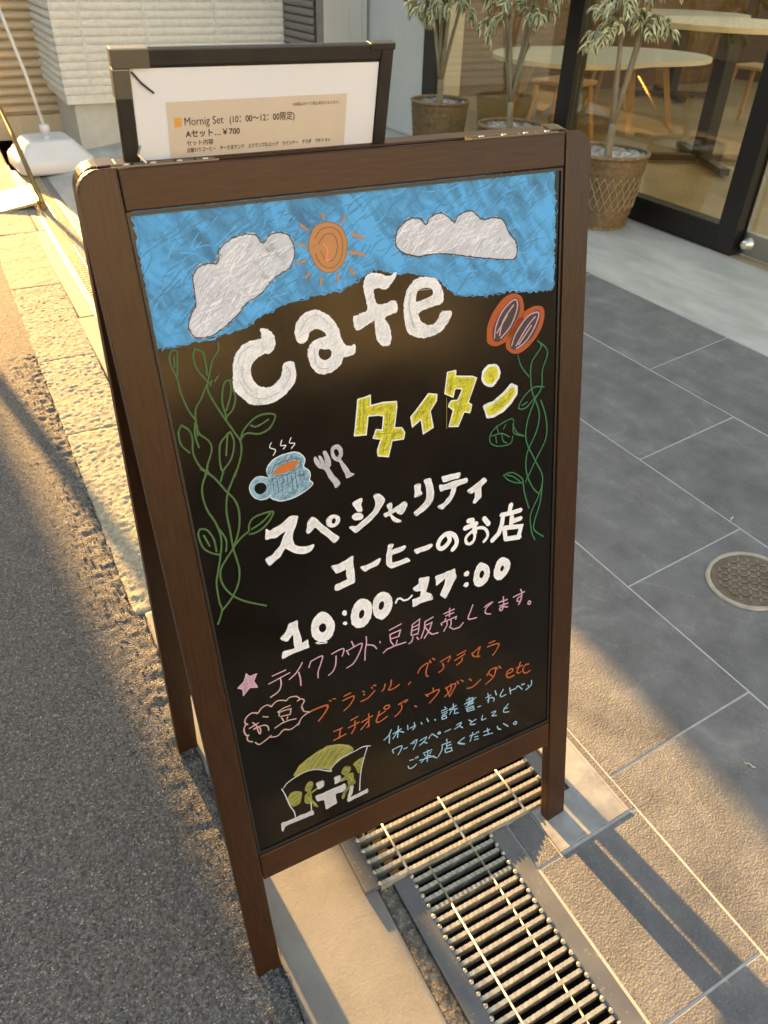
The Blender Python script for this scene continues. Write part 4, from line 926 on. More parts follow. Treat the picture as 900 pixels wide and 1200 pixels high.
('vine_drawing','green',2,24,1,0,[[558,9750,637,9666,654,9546,632,9383,679,9200,774,9089]]),
('vine_drawing','green',2,24,1,0,[[723,9745,694,9587,713,9431]]),
('vine_drawing','green',2,24,1,0,[[740,9709,724,9580]]),
('vine_drawing','green',2,25,1,0,[[721,9068,773,9176]]),
('vine_drawing','green',2,27,1,0,[[681,9167,821,9014,939,8801,1021,8667,1057,8506,1033,8303,968,8128,892,7995,782,7872,688,7743,675,7565,752,7373,910,7201,1205,7014]]),
('vine_drawing','green',2,26,1,0,[[764,9118,680,8980,644,8827,666,8619,747,8389,770,8170,727,7969,647,7716,604,7569,594,7305,605,7154,519,6973]]),
('vine_drawing','green',2,27,1,0,[[1118,9044,1034,8903,947,8743,899,8514,902,8265,901,7992,919,7827,929,7662,880,7473,757,7288,605,7154]]),
('vine_drawing','green',2,27,1,0,[[904,8011,1020,8112,1139,8173]]),
('vine_drawing','green',2,27,1,0,[[1139,8173,1165,8282,1257,8352,1488,8358,1446,8257,1340,8171,1223,8128,1141,8133]]),
('vine_drawing','green',2,27,1,0,[[1178,8191,1334,8251,1458,8342]]),
('vine_drawing','green',2,26,1,0,[[530,8388,499,8312,527,8131,613,8025,725,7960]]),
('vine_drawing','green',2,26,1,0,[[530,8388,618,8351,678,8199,683,8022]]),
('vine_drawing','green',2,26,1,0,[[564,8292,612,8123]]),
('vine_drawing','green',2,25,1,0,[[894,8941,947,9053]]),
('vine_drawing','green',2,26,1,0,[[743,8371,829,8152,801,7985]]),
('vine_drawing.001','green2',2,25,1,0,[[5761,9831,5794,9739,5645,9568,5617,9372,5652,9110,5784,8767,5742,8481,5571,8165,5559,7860,5677,7570,5812,7416]]),
('vine_drawing.001','green2',2,25,1,0,[[5731,9848,5918,9667,5832,9407,5822,9153,5701,8970,5565,8656,5553,8362,5718,8017,5872,7692,5812,7416,5651,7105,5672,6794,5743,6618]]),
('vine_drawing.001','green2',2,25,1,0,[[5811,8947,5914,8658,5922,8329,5734,8013,5544,7692]]),
('vine_drawing.001','green2',2,27,1,0,[[5874,7633,5832,7262,5736,6989,5723,6810,5914,6627]]),
('vine_drawing.001','green2',2,26,1,0,[[5496,7705,5530,7494,5616,7219]]),
('vine_drawing.001','green2',2,23,1,0,[[5388,9701,5449,9530,5587,9353]]),
('vine_drawing.001','green2',2,24,1,0,[[5870,9143,5682,9168,5498,9064,5408,8915,5531,8888,5685,8999,5793,9081]]),
('vine_drawing.001','green2',2,24,1,0,[[5469,8941,5561,8973]]),
('vine_drawing.001','green2',2,20,1,0,[[5504,8455,5317,8553,5301,8768,5043,8722,4906,8622,4905,8490,5040,8404,5255,8393,5301,8503]]),
('vine_drawing.001','green2',2,20,1,0,[[5301,8689,5379,8538,5520,8451]]),
('vine_drawing.001','green2',2,20,1,0,[[4921,8592,5102,8589,5240,8504]]),
('vine_drawing.001','green2',2,20,1,0,[[5013,8729,5042,8617]]),
('vine_drawing.001','green2',2,20,1,0,[[5133,8648,5179,8717]]),
('vine_drawing.001','green2',2,20,1,0,[[5102,8576,5132,8462,5193,8421]]),
('vine_drawing.001','green2',2,20,1,0,[[4996,8575,5010,8465]]),
('vine_drawing.001','green2',2,21,1,0,[[5130,7916,5287,7917,5447,7804,5496,7705,5383,7721,5224,7807,5130,7916]]),
('vine_drawing.001','green2',2,21,1,0,[[5192,7899,5319,7838,5447,7718]]),
('cafe_scene_drawing','olive',1,0,0,1,[[1189,3932,1298,4064,1472,4149,1643,4199,1791,4224,2015,4150,2144,4061,2213,3950,2159,3887,2005,3863,1847,3790,1786,3719,1681,3818,1522,3883,1359,3906,1233,3883]]),
('cafe_scene_drawing','olivelight',2,12,1,0,[[1238,3919,1422,4075]]),
('cafe_scene_drawing','olivelight',2,12,1,0,[[1321,3926,1530,4119]]),
('cafe_scene_drawing','olivelight',2,12,1,0,[[1404,3933,1658,4154]]),
('cafe_scene_drawing','olivelight',2,12,1,0,[[1504,3906,1765,4175]]),
('cafe_scene_drawing','olivelight',2,12,1,0,[[1604,3878,1889,4163]]),
('cafe_scene_drawing','olivelight',2,13,1,0,[[1703,3827,2011,4115]]),
('cafe_scene_drawing','olivelight',2,13,1,0,[[1783,3785,2088,4038]]),
('cafe_scene_drawing','olivelight',2,13,1,0,[[1897,3854,2149,4007]]),
('cafe_scene_drawing','olivelight',2,12,1,0,[[1200,3939,1339,4068,1533,4143,1787,4189,2013,4138,2190,3986]]),
('cafe_scene_drawing','greywhite',2,19,1,0,[[1006,3777,1064,3834,1192,3880,1380,3907,1561,3863,1785,3706,1800,3750,1940,3858,2073,3892,2247,3901,2380,3917,2508,3873]]),
('cafe_scene_drawing','greywhite',2,19,1,0,[[975,3769,1013,3606,1053,3376,1103,3214,1108,3091]]),
('cafe_scene_drawing','greywhite',2,20,1,0,[[2453,3880,2367,3664,2285,3389,2235,3052]]),
('cafe_scene_drawing','greywhite',2,19,1,0,[[1398,3260,1381,3082]]),
('cafe_scene_drawing','greywhite',1,0,0,1,[[880,3090,1401,3071,1411,2984,1012,2999,929,2999,876,2917,866,2964]]),
('cafe_scene_drawing','greywhite',1,0,0,1,[[2011,2984,2373,3004,2373,2935,2015,2919]]),
('cafe_scene_drawing','greywhite',1,0,0,1,[[1486,3331,1992,3327,2008,3230,1944,3185,1814,3202,1814,2999,1625,2970,1623,3174,1504,3222]]),
('cafe_scene_drawing','greywhite',1,0,0,1,[[1531,3587,1642,3574,1644,3468,1542,3450]]),
('cafe_scene_drawing','greywhite',1,0,0,1,[[1837,3543,1931,3530,1925,3422,1837,3411]]),
('cafe_scene_drawing','greywhite',1,0,0,1,[[2090,3212,2138,3200,2107,3054,2032,2972,2027,3030]]),
('cafe_scene_drawing','grey',3,11,1,0,[[1557,3305,1574,3268]]),
('cafe_scene_drawing','grey',3,11,1,0,[[1707,3302,1744,3254]]),
('cafe_scene_drawing','grey',3,11,1,0,[[1733,3153,1768,3079]]),
('cafe_scene_drawing','grey',3,11,1,0,[[1663,3111,1698,3037]]),
('cafe_scene_drawing','olive',1,0,0,1,[[1413,3677,1471,3641,1464,3553,1410,3491,1427,3456,1515,3486,1522,3456,1424,3431,1417,3289,1469,3194,1500,3100,1443,3155,1419,3222,1339,3254,1300,3315,1320,3436,1368,3488,1338,3544,1354,3626]]),
('cafe_scene_drawing','olive',1,0,0,1,[[2049,3664,2119,3609,2104,3525,2053,3499,2150,3474,2159,3349,2187,3254,2091,3225,1992,3118,1938,3025,1917,3078,1976,3180,2054,3246,2043,3398,1934,3404,1928,3447,2029,3472,1972,3555,1992,3636]]),
('cafe_scene_drawing','olive',1,0,0,1,[[1042,3525,1093,3601,1176,3607,1270,3537,1254,3446,1213,3338,1108,3323,1066,3395]]),
('cafe_scene_drawing','olive',1,0,0,1,[[2360,3707,2270,3688,2183,3654,2213,3560,2244,3424,2292,3417,2336,3575]]),
('cafe_scene_drawing','olivelight',2,12,1,0,[[1374,3615,1445,3602]]),
('cafe_scene_drawing','olivelight',2,13,1,0,[[1356,3390,1386,3294]]),
('cafe_scene_drawing','olivelight',2,12,1,0,[[1075,3468,1216,3520]]),
('cafe_scene_drawing','olivelight',2,12,1,0,[[1088,3408,1216,3441]]),
('cafe_scene_drawing','olivelight',2,13,1,0,[[2021,3608,2084,3588]]),
('cafe_scene_drawing','olivelight',2,13,1,0,[[2091,3439,2133,3310]]),
('cafe_scene_drawing','olivelight',2,13,1,0,[[2242,3624,2308,3510]])]
def catmull(p, closed, n=6):
    out = []; N = len(p)
    rng = N if closed else N-1
    for i in range(rng):
        p0, p1, p2, p3 = (p[(i-1) % N], p[i], p[(i+1) % N], p[(i+2) % N]) if closed else (p[max(i-1, 0)], p[i], p[min(i+1, N-1)], p[min(i+2, N-1)])
        for k in range(n):
            t = k/n; t2 = t*t; t3 = t2*t
            out.append(tuple(.5*((2*b)+(-a+c)*t+(2*a-5*b+4*c-d)*t2+(-a+3*b-3*c+d)*t3) for a, b, c, d in zip(p0, p1, p2, p3)))
    if not closed: out.append(p[-1])
    return out
def ribbon(mb, pts, w, z, closed, m, rnd):
    n = len(pts)
    if n < 2: return
    L = []
    for i in range(n):
        a = pts[(i-1) % n] if (closed or i > 0) else pts[i]; c = pts[(i+1) % n] if (closed or i < n-1) else pts[i]
        dx, dy = c[0]-a[0], c[1]-a[1]; d = math.hypot(dx, dy) or 1e-6
        nx, ny = -dy/d, dx/d
        # mitre
        if (closed or 0 < i < n-1):
            b = pts[i]; d1 = math.hypot(b[0]-a[0], b[1]-a[1]) or 1e-6; d2 = math.hypot(c[0]-b[0], c[1]-b[1]) or 1e-6
            n1 = (-(b[1]-a[1])/d1, (b[0]-a[0])/d1); n2 = (-(c[1]-b[1])/d2, (c[0]-b[0])/d2)
            mx, my = n1[0]+n2[0], n1[1]+n2[1]; ml = math.hypot(mx, my) or 1e-6
            cosv = max(.55, ml/2); nx, ny = mx/ml/cosv, my/ml/cosv
        ww = w/2*(1+.16*noise.noise((pts[i][0]*160+rnd, pts[i][1]*160, rnd)))
        x, y = pts[i]
        zz = z + .00012*noise.noise((x*90, y*90, rnd))
        L.append(((x+nx*ww, y+ny*ww, zz), (x-nx*ww, y-ny*ww, zz)))
    vs = [v for pr in L for v in pr]
    fs = [(2*i, 2*i+1, 2*i+3, 2*i+2) for i in range(n-1)]
    if closed: fs.append((2*n-2, 2*n-1, 1, 0))
    else:      # rounded ends
        for e, (i, j) in ((0, (0, 1)), (n-1, (n-1, n-2))):
            x, y = pts[i]; dx, dy = x-pts[j][0], y-pts[j][1]; d = math.hypot(dx, dy) or 1e-6; dx /= d; dy /= d
            b = len(vs); zz = L[e][0][2]
            vs += [(x+dx*w*.30+dy*w*.28, y+dy*w*.30-dx*w*.28, zz), (x+dx*w*.42, y+dy*w*.42, zz), (x+dx*w*.30-dy*w*.28, y+dy*w*.30+dx*w*.28, zz)]
            if e == 0: fs.append((1, 0, b, b+1, b+2) if False else (0, b, b+1, b+2, 1) )
            else: fs.append((2*e, b+2, b+1, b, 2*e+1))
    mb.add(vs, fs, m)
LZ = [PZ+.00025, PZ+.00060, PZ+.00095, PZ+.0013]
groups = {}
for it in ART: groups.setdefault(it[0], []).append(it)
mname = {}
rs = random.Random(3)
def streaks(mb, polys, mi, n, ang, ln, w, z, bend=.06):
    """loose marker strokes laid inside a filled area (even-odd over all its loops)"""
    if not isinstance(polys[0], list): polys = [polys]
    xs = [p[0] for p in polys[0]]; ys = [p[1] for p in polys[0]]
    def inside(x, y):
        c = False
        for poly in polys:
            j = len(poly)-1
            for i in range(len(poly)):
                if (poly[i][1] > y) != (poly[j][1] > y) and x < (poly[j][0]-poly[i][0])*(y-poly[i][1])/(poly[j][1]-poly[i][1])+poly[i][0]: c = not c
                j = i
        return c
    k = 0; tries = 0
    while k < n and tries < n*20:
        tries += 1
        x = rs.uniform(min(xs), max(xs)); y = rs.uniform(min(ys), max(ys))
        a = ang + rs.gauss(0, .25); l = ln*rs.uniform(.5, 1.2); ex, ey = x+math.cos(a)*l, y+math.sin(a)*l
        if not inside(x, y) or not inside(ex, ey): continue
        m_ = ((x+ex)/2 + rs.gauss(0, l*bend), (y+ey)/2 + rs.gauss(0, l*bend))
        if not inside(*m_): continue
        ribbon(mb, catmull([(x, y), m_, (ex, ey)], False, 4), w*rs.uniform(.6, 1.3), z, False, mi, rs.random()*9); k += 1
def edge_scribble(mb, poly, mi, w, z, step=.007, j=.0028):
    pts = []
    n = len(poly)
    for i in range(n):
        a, b = poly[i], poly[(i+1) % n]; d = math.hypot(b[0]-a[0], b[1]-a[1]); m_ = max(1, int(d/step))
        for k in range(m_):
            t = k/m_; pts.append((a[0]+(b[0]-a[0])*t+rs.gauss(0, j), a[1]+(b[1]-a[1])*t+rs.gauss(0, j)))
    ribbon(mb, catmull(pts, True, 3), w, z, True, mi, 2)
for name, items in groups.items():
    nm = name.split('.')[0]; mb = MB(); mats = []
    def mi(c):
        if c not in mats: mats.append(c)
        return mats.index(c)
    for (_, c, layer, w, sm, cl, loops) in items:
        z = LZ[layer]; LL = []
        for lp in loops:
            p = [(lp[i]/1e4, lp[i+1]/1e4) for i in range(0, len(lp), 2)]
            if sm and len(p) > 2: p = catmull(p, bool(cl), 6)
            LL.append(p)
        k = mi(c)
        if w == 0:
            flat = [Vector((x, y, 0)) for p in LL for x, y in p]
            tris = tessellate_polygon([[Vector((x, y, 0)) for x, y in p] for p in LL])
            fs = []
            for tr in tris:
                a, b, d = [flat[i] for i in tr]
                cr = (b.x-a.x)*(d.y-a.y)-(b.y-a.y)*(d.x-a.x)
                if abs(cr) < 1e-12: continue
                fs.append(tuple(tr) if cr > 0 else tuple(reversed(tr)))
            mb.add([(v.x, v.y, z) for v in flat], fs, k)
            if name.startswith('sky'):
                edge_scribble(mb, LL[0], k, .0018, z+.0001, .003, .0013); edge_scribble(mb, LL[0], mi('skydark'), .0010, z+.0002, .005, .0018)
                for q_ in range(3): streaks(mb, LL[0], mi(['skydark', 'skyblue', 'skylight'][q_]), [420, 260, 110][q_], R_(32), .030, .0011, z+.00015+q_*.00003)
                streaks(mb, LL[0], mi('skyblue'), 140, R_(8), .034, .0012, z+.00026)
            elif name.startswith('cloud'):
                edge_scribble(mb, LL[0], k, .0014, z+.00005, .003, .0005); edge_scribble(mb, LL[0], mi('black'), .0007, z+.0003, .006, .0009)
                streaks(mb, LL[0], mi('greylight'), 110, R_(38), .02, .0009, z+.00012); streaks(mb, LL[0], mi('white'), 120, R_(35), .026, .0010, z+.00016); streaks(mb, LL[0], mi('cloudwhite'), 160, R_(35), .024, .0010, z+.00019)
            elif c == 'white' and name.endswith('lettering') or c in ('yellow', 'olive', 'cupblue', 'greywhite', 'pink'):
                ar = (max(p[0] for p in LL[0])-min(p[0] for p in LL[0]))*(max(p[1] for p in LL[0])-min(p[1] for p in LL[0]))
                big = name.startswith('cafe'); nn_ = int(ar*20000*(1 if big else 1.6))
                gap = {'white': 'markgap', 'yellow': 'darkyellow', 'olive': 'olivegap', 'cupblue': 'cupdark', 'greywhite': 'grey', 'pink': 'pinkgap'}[c]
                for an in (R_(62), R_(15)): streaks(mb, LL, mi(gap), nn_, an, .011 if big else .007, .00042, z+.00006, .15)
                edge_scribble(mb, LL[0], k, .0009, z+.00005, .006, .00035)
        else:
            if name.startswith('vine'): w *= .95
            for p in LL: ribbon(mb, p, w/1e4, z, bool(cl), k, rs.random()*20)
    CH.setdefault('skylight', chalk('chalk_sky_light', (.11, .46, .84), .24, 120, R_(-40)))
    CH.setdefault('skydark', chalk('chalk_sky_thin', (.075, .25, .42), .24, 120, R_(-40)))
    CH.setdefault('markgap', chalk('marker_thin_spot', (.60, .60, .61), .2, 140, 0)); CH.setdefault('olivegap', chalk('olive_thin_spot', (.13, .13, .04), .2, 140, 0)); CH.setdefault('pinkgap', chalk('pink_thin_spot', (.36, .2, .27), .2, 140, 0))
    CH.setdefault('greylight', chalk('chalk_cloud_grey', (.44, .45, .50), .2, 120, R_(-40)))
    o = mb.build(nm, [CH[c] for c in mats], panel)
# hinges
for hx0, hx1 in ((.040, .150), (.470, .605)):
    hp = MB()
    hp.box(hx0, hx1, VT1-.001, VT1+.0009, -DEP+.002, -.007)
    for kk in range(5): hp.tube([(hx0+(hx1-hx0)*(kk+.05)/5, VT1+.0012, -DEP-.0005), (hx0+(hx1-hx0)*(kk+.95)/5, VT1+.0012, -DEP-.0005)], .0022, 8)
    h_ = hp.build('hinge', M['brass'], front)
    for k in range(4):
        sc = MB(); x = hx0 + (hx1-hx0)*(k+.5)/4; sc.lathe([(.0032, 0), (.0028, .0012), (.0001, .0014)], c=(0, 0, 0), n=10)
        so = sc.build('screw', M['chrome'], h_); so.rotation_euler = (R_(-90), 0, 0); so.location = (x, VT1+.0012, -.010)
# loose thread end by the left hinge
mb = MB(); mb.tube([(.075, VT1+.002, -.014), (.068, VT1+.010, -.012), (.071, VT1+.018, -.006)], .0012, 6); mb.build('wire_end', M['chrome'], front)

# ================================================================ MENU HOLDER hung behind the sign
menu = empty('menu_holder', (.90, -.325, 1.09)); tag(menu, 'black leatherette menu holder with white paper and tan print, standing up behind the sign', 'menu holder')
ly = R_(9.4)
# local frame: X right (world -Y), Y up the slope, Z towards the camera
mm = Matrix(((0, -math.sin(ly), -math.cos(ly)), (-1, 0, 0), (0, math.cos(ly), -math.sin(ly)))).to_4x4()
P0 = Vector((.902, -.168, 1.322-.252*math.cos(ly)))
P0.x = .866 + .252*math.sin(ly)
menu.location = P0; mr_ = mm.to_3x3().to_4x4()
menu.rotation_euler = mr_.to_euler()
MW, MH, F = .309, .252, .0155
bevel_box('back_cover', 0, MW, 0, MH, -.006, 0, M['black_leather'], menu, .002)
for a in ((0, F, 0, MH), (MW-F, MW, 0, MH), (F+.0002, MW-F-.0002, MH-F, MH), (F+.0002, MW-F-.0002, 0, F)):
    bevel_box('cover_border', a[0], a[1], a[2], a[3], .0004, .0042, M['black_leather'], menu, .0015)
mb = MB(); mb.add([(F+.001, F, .0012), (MW-F-.001, F, .0012), (MW-F-.001, MH-F-.003, .0012), (F+.001, MH-F-.002, .0012)], [(0, 1, 2, 3)])
paper = mb.build('paper_sheet', M['paper'], menu)
tx0, tx1, ty1 = .049, .255, .203
mb = MB(); mb.add([(tx0, F+.001, .0015), (tx1, F+.001, .0015), (tx1, ty1, .0015), (tx0, ty1, .0015)], [(0, 1, 2, 3)]); mb.build('printed_block', M['paper_tan'], paper)
mb = MB(); mb.add([(tx0+.007, ty1-.0245, .0017), (tx0+.0145, ty1-.0245, .0017), (tx0+.0145, ty1-.0155, .0017), (tx0+.007, ty1-.0155, .0017)], [(0, 1, 2, 3)]); mb.build('orange_square', M['orange_print'], paper)
def text(name, s, x, y, size, z, matl, parent, bold=0, sx=1, align='LEFT'):
    cu = bpy.data.curves.new(name, 'FONT'); cu.body = s; cu.size = size; cu.align_x = align; cu.offset = bold; cu.resolution_u = 3
    ob = bpy.data.objects.new(name, cu); COL.objects.link(ob); bpy.context.view_layer.update()
    me = bpy.data.meshes.new_from_object(ob.evaluated_get(bpy.context.evaluated_depsgraph_get()))
    bpy.data.objects.remove(ob); me.materials.clear(); me.materials.append(matl)
    o = bpy.data.objects.new(name, me); o.location = (x, y, z); o.scale = (sx, 1, 1)
    return link(o, parent)
text('printed_text', 'Mornig Set', tx0+.017, ty1-.0235, .0116, .0018, M['print'], paper, 0, .84)
text('printed_text', '(10：00～12：00限定)', tx0+.0665, ty1-.0232, .0092, .0018, M['print'], paper, .00012, .86)
text('printed_text', 'Aセット…￥700', tx0+.018, ty1-.0350, .0084, .0018, M['print'], paper, .0002)
text('printed_text', 'セット内容', tx0+.018, ty1-.0435, .0060, .0018, M['print'], paper, .0001)
text('printed_text', '日替わりコーヒー　チーたまサンド　スクランブルエッグ　ウインナー　サラダ　プチトマト', tx0+.018, ty1-.0505, .0052, .0018, M['print'], paper, .0001, .78)
text('printed_text', '※価格はすべて税込表示になります。', tx1-.066, ty1-.010, .0042, .0018, M['print'], paper, 0, .85)
for (x0, y0, w_, h_) in ((-.001, MH-.044, .0165, .0271), (-.001, MH-.0165, .037, .0175), (MW-.030, MH-.006, .031, .007)):
    bevel_box('metal_corner', x0, x0+w_, y0, y0+h_, -.0068, .0050 + (.0004 if w_ > .03 else 0), M['corner'] if x0 < 0 else M['black_leather'], menu, .001)
mb = MB(); mb.tube([(F+.002, MH-F-.004, .003), (F+.010, MH-F-.014, .0045), (F+.022, MH-F-.024, .003)], .0010, 6); mb.build('paper_clip', M['black_metal'], menu)
for x in (.06, .25):   # straps that hook over the top of the rear board
    bevel_box('hook', x-.01, x+.01, .12, .162, .0004, .0060, M['black_metal'], menu, .0008) if False else None

# ================================================================ WHITE WEIGHTED BASE
def weight_base(name, label, c, rot, s=1.0, pole=True):
    t = empty(name, c, rot); tag(t, label, 'banner base')
    n = 40; prof = []
    def ring(hw, hd, z, r):
        out = []
        for k in range(n):
            a = 2*math.pi*k/n; ca, sa = math.cos(a), math.sin(a); p = .30
            out.append((hw*math.copysign(abs(ca)**p, ca), hd*math.copysign(abs(sa)**p, sa), z))
        return out
    rings = [ring(.218*s, .208*s, 0, 0), ring(.228*s, .218*s, .006, 0), ring(.238*s, .226*s, .02, 0), ring(.238*s, .226*s, .066*s, 0), ring(.234*s, .222*s, .074*s, 0), ring(.228*s, .214*s, .082*s, 0), ring(.165*s, .140*s, .160*s, 0), ring(.158*s, .132*s, .167*s, 0),
             ring(.148*s, .122*s, .171*s, 0), ring(.07*s, .060*s, .171*s, 0), ring(.05*s, .045*s, .164*s, 0)]
    mb = MB(); vs = [v for r in rings for v in r]; fs = []
    for j in range(len(rings)-1):
        for k in range(n): fs.append((j*n+k, j*n+(k+1) % n, (j+1)*n+(k+1) % n, (j+1)*n+k))
    fs.append(tuple((len(rings)-1)*n+k for k in range(n)))
    mb.add(vs, fs); o = mb.build('tank', M['plastic_white'], t, True)
    pass
    if pole:
        mb = MB(); mb.lathe([(.024, .155), (.020, .20), (.018, .235), (.034, .236), (.036, .285), (.030, .292), (.012, .293)], n=20); mb.build('socket', M['plastic_white'], t, True)
        mb = MB(); mb.tube([(0, 0, .28), (.0, .045, .60), (.01, .16, 1.2), (.02, .32, 1.9), (.02, .36, 2.2)], .0125, 10); mb.build('pole', M['plastic_white'], t, True)
        mb = MB(); mb.lathe([(.022, 0), (.022, .03), (.014, .036)], n=10); k = mb.build('filler_cap', M['pole'], t); k.location = (-.10*s, .165*s, .10*s)
    return t
weight_base('banner_base', 'white plastic weighted base with a thin pole by the shutter', (6.70, -.735, .012), R_(4), 1.22)
# low stand at the left edge, lit from behind
t = empty('low_stand', (5.72, -.36, 0)); tag(t, 'sunlit yellow stand at the left edge beside the white weighted base', 'stand')
M['glare_metal'] = mat('sun_glare_metal', (.75, .62, .35), .34, metal=.9, bump=.3, bscale=30, bdist=.003)  # for a plate added and tilted to throw back the sun as glare
o = bevel_box('glare_plate', -.16, .30, -.115, .30, .012, .032, M['glare_metal'], t, .004); o.rotation_euler = (R_(-9), 0, 0)
bevel_box('foot_bar', -.20, .34, -.15, -.122, 0.004, .045, M['gold'], t, .004)
mb = MB(); mb.tube([(-.19, -.136, .045), (.10, -.11, .24), (.5, -.07, .50)], .016, 8); mb.build('brace', M['gold'], t, True)

# ================================================================ NEIGHBOUR HOUSE
nh_ = empty('neighbour_house', (7.5, -1.6, 0)); tag(nh_, 'cream stone-faced house wall with beige louvred shutter behind the sign', 'house')
def L_(x, y): return x-7.5, y+1.6
core = MB()
def wbox(mb, x0, x1, y0, y1, z0, z1): mb.box(x0-7.5, x1-7.5, y0+1.6, y1+1.6, z0, z1)
wbox(core, 7.95, 12, -6, -.41, 0, 4.4); wbox(core, 7.00, 7.949, -2.80, -1.02, .40, 4.4)
core.build('wall', M['base_grey'], nh_)
pl = MB(); wbox(pl, 6.99, 7.949, -2.80, -1.02, 0, .40); pl.build('plinth', M['base_grey'], nh_)
ss = MB(); wbox(ss, 6.925, 7.0, -2.79, -.965, .392, .452); wbox(ss, 7.0005, 7.94, -1.0, -.965, .392, .452)
ss.build('starter_course', M['siding'], nh_)
sid = MB(); wbox(sid, 6.945, 6.999, -2.795, -1.0, .452, 4.3); siding = sid.build('siding', M['siding'], nh_)
cols = [(-.962, -1.165), (-1.178, -1.640), (-1.653, -2.20), (-2.213, -2.79)]
rng = random.Random(11)
def rough_block(x, y0, y1, z0, z1, parent, depth=.05, wrap=0):
    ny = max(4, int(abs(y1-y0)/.02)); nz = 4; sd_ = rng.random()*99
    def fn(u, v):
        y = y0+(y1-y0)*u; z = z0+(z1-z0)*v
        e = min(min(u, 1-u)*abs(y1-y0), min(v, 1-v)*(z1-z0))
        d = depth if e > .0005 else depth-.012
        return (x-7.5-d-.010*noise.noise((y*38, z*38, sd_))*(1 if e > .0005 else .2), y+1.6, z)
    vs = [fn(i/ny, j/nz) for j in range(nz+1) for i in range(ny+1)]
    fs = [(j*(ny+1)+i+1, j*(ny+1)+i, (j+1)*(ny+1)+i, (j+1)*(ny+1)+i+1) for j in range(nz) for i in range(ny)]
    if wrap:   # return along the left side
        b = len(vs); k = 12
        for i in range(k+1):
            xx = (x-depth+.022) + .96*i/k - 7.5
            for j in range(nz+1):
                z = z0+(z1-z0)*j/nz; e = min(j, nz-j)
                vs.append((xx, y0+1.6+(.022 if e and i else 0)+.008*noise.noise((xx*38, z*38, sd_))*(1 if e and i else 0), z))
        for i in range(k):
            for j in range(nz): fs.append((b+i*(nz+1)+j, b+i*(nz+1)+j+1, b+(i+1)*(nz+1)+j+1, b+(i+1)*(nz+1)+j))
    return mesh_obj('siding_block', vs, fs, M['siding'], parent, True)
zr = .455
r_i = 0
while r_i < 26:
    for ci, (a, b_) in enumerate(cols): rough_block(6.98, a, b_, zr, zr+.0525, siding, wrap=(ci == 0))
    zr += .0545; r_i += 1
aw = MB(); aw.add([(7.95-7.5, -.41+1.6, 1.50), (7.95-7.5, .25+1.6, 2.49), (7.95-7.5, -.41+1.6, 2.49), (8.0-7.5, -.41+1.6, 1.50), (8.0-7.5, .25+1.6, 2.49), (8.0-7.5, -.41+1.6, 2.49)],
       [(0, 2, 1), (3, 4, 5), (0, 1, 4, 3), (1, 2, 5, 4), (2, 0, 3, 5)]); aw.build('shadow_fin', M['base_grey'], nh_)  # unseen fin added to slant the house's shadow edge on the ramp
# alcove side, darker courses running towards the camera
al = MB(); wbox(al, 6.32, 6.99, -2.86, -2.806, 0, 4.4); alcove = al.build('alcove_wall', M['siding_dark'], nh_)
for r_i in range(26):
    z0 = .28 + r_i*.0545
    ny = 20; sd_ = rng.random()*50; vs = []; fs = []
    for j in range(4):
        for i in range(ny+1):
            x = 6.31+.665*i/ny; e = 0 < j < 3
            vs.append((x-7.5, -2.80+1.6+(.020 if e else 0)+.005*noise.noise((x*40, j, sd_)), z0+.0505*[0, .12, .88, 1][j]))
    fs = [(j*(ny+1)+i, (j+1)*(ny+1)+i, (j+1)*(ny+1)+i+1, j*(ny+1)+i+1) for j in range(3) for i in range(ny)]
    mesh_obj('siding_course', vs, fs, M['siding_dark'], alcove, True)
# cream door between alcove and shop
dr = MB(); wbox(dr, 6.33, 6.36, -3.235, -2.862, .0, 3.0); door = dr.build('side_door', M['door_cream'], nh_)
for (a, b_, pr_) in ((-2.90, -2.862, .020), (-3.11, -3.085, .012), (-3.235, -3.20, .018)):
    f_ = MB(); wbox(f_, 6.33-pr_, 6.3299, a, b_, .0, 3.0); f_.build('door_frame', M['door_cream'], door)
# louvred shutter
sh = MB(); wbox(sh, 7.93, 7.949, -1.25, -.41, .19, 3.2); shutter = sh.build('shutter', M['shutter'], nh_)
for i in range(44):
    z0 = .20 + i*.0680
    p = [(.928, 0), (.905, .006), (.893, .020), (.893, .044), (.910, .058), (.928, .063)]
    vs = []; fs = []
    for (dx, dz) in p:
        for y in (-1.24, -.415): vs.append((7+dx-7.5, y+1.6, z0+dz))
    for k in range(len(p)-1): fs.append((2*k, 2*k+1, 2*k+3, 2*k+2))
    mesh_obj('shutter_slat', vs, fs, M['shutter'], shutter)
sp = MB(); wbox(sp, 7.90, 7.949, -1.02, -.415, 0, .185); sp.build('shutter_plinth', M['shutter'], nh_)
sp = MB(); wbox(sp, 7.885, 7.90, -.68, -.665, 0.02, .183); sp.build('plinth_joint', M['base_grey'], nh_)

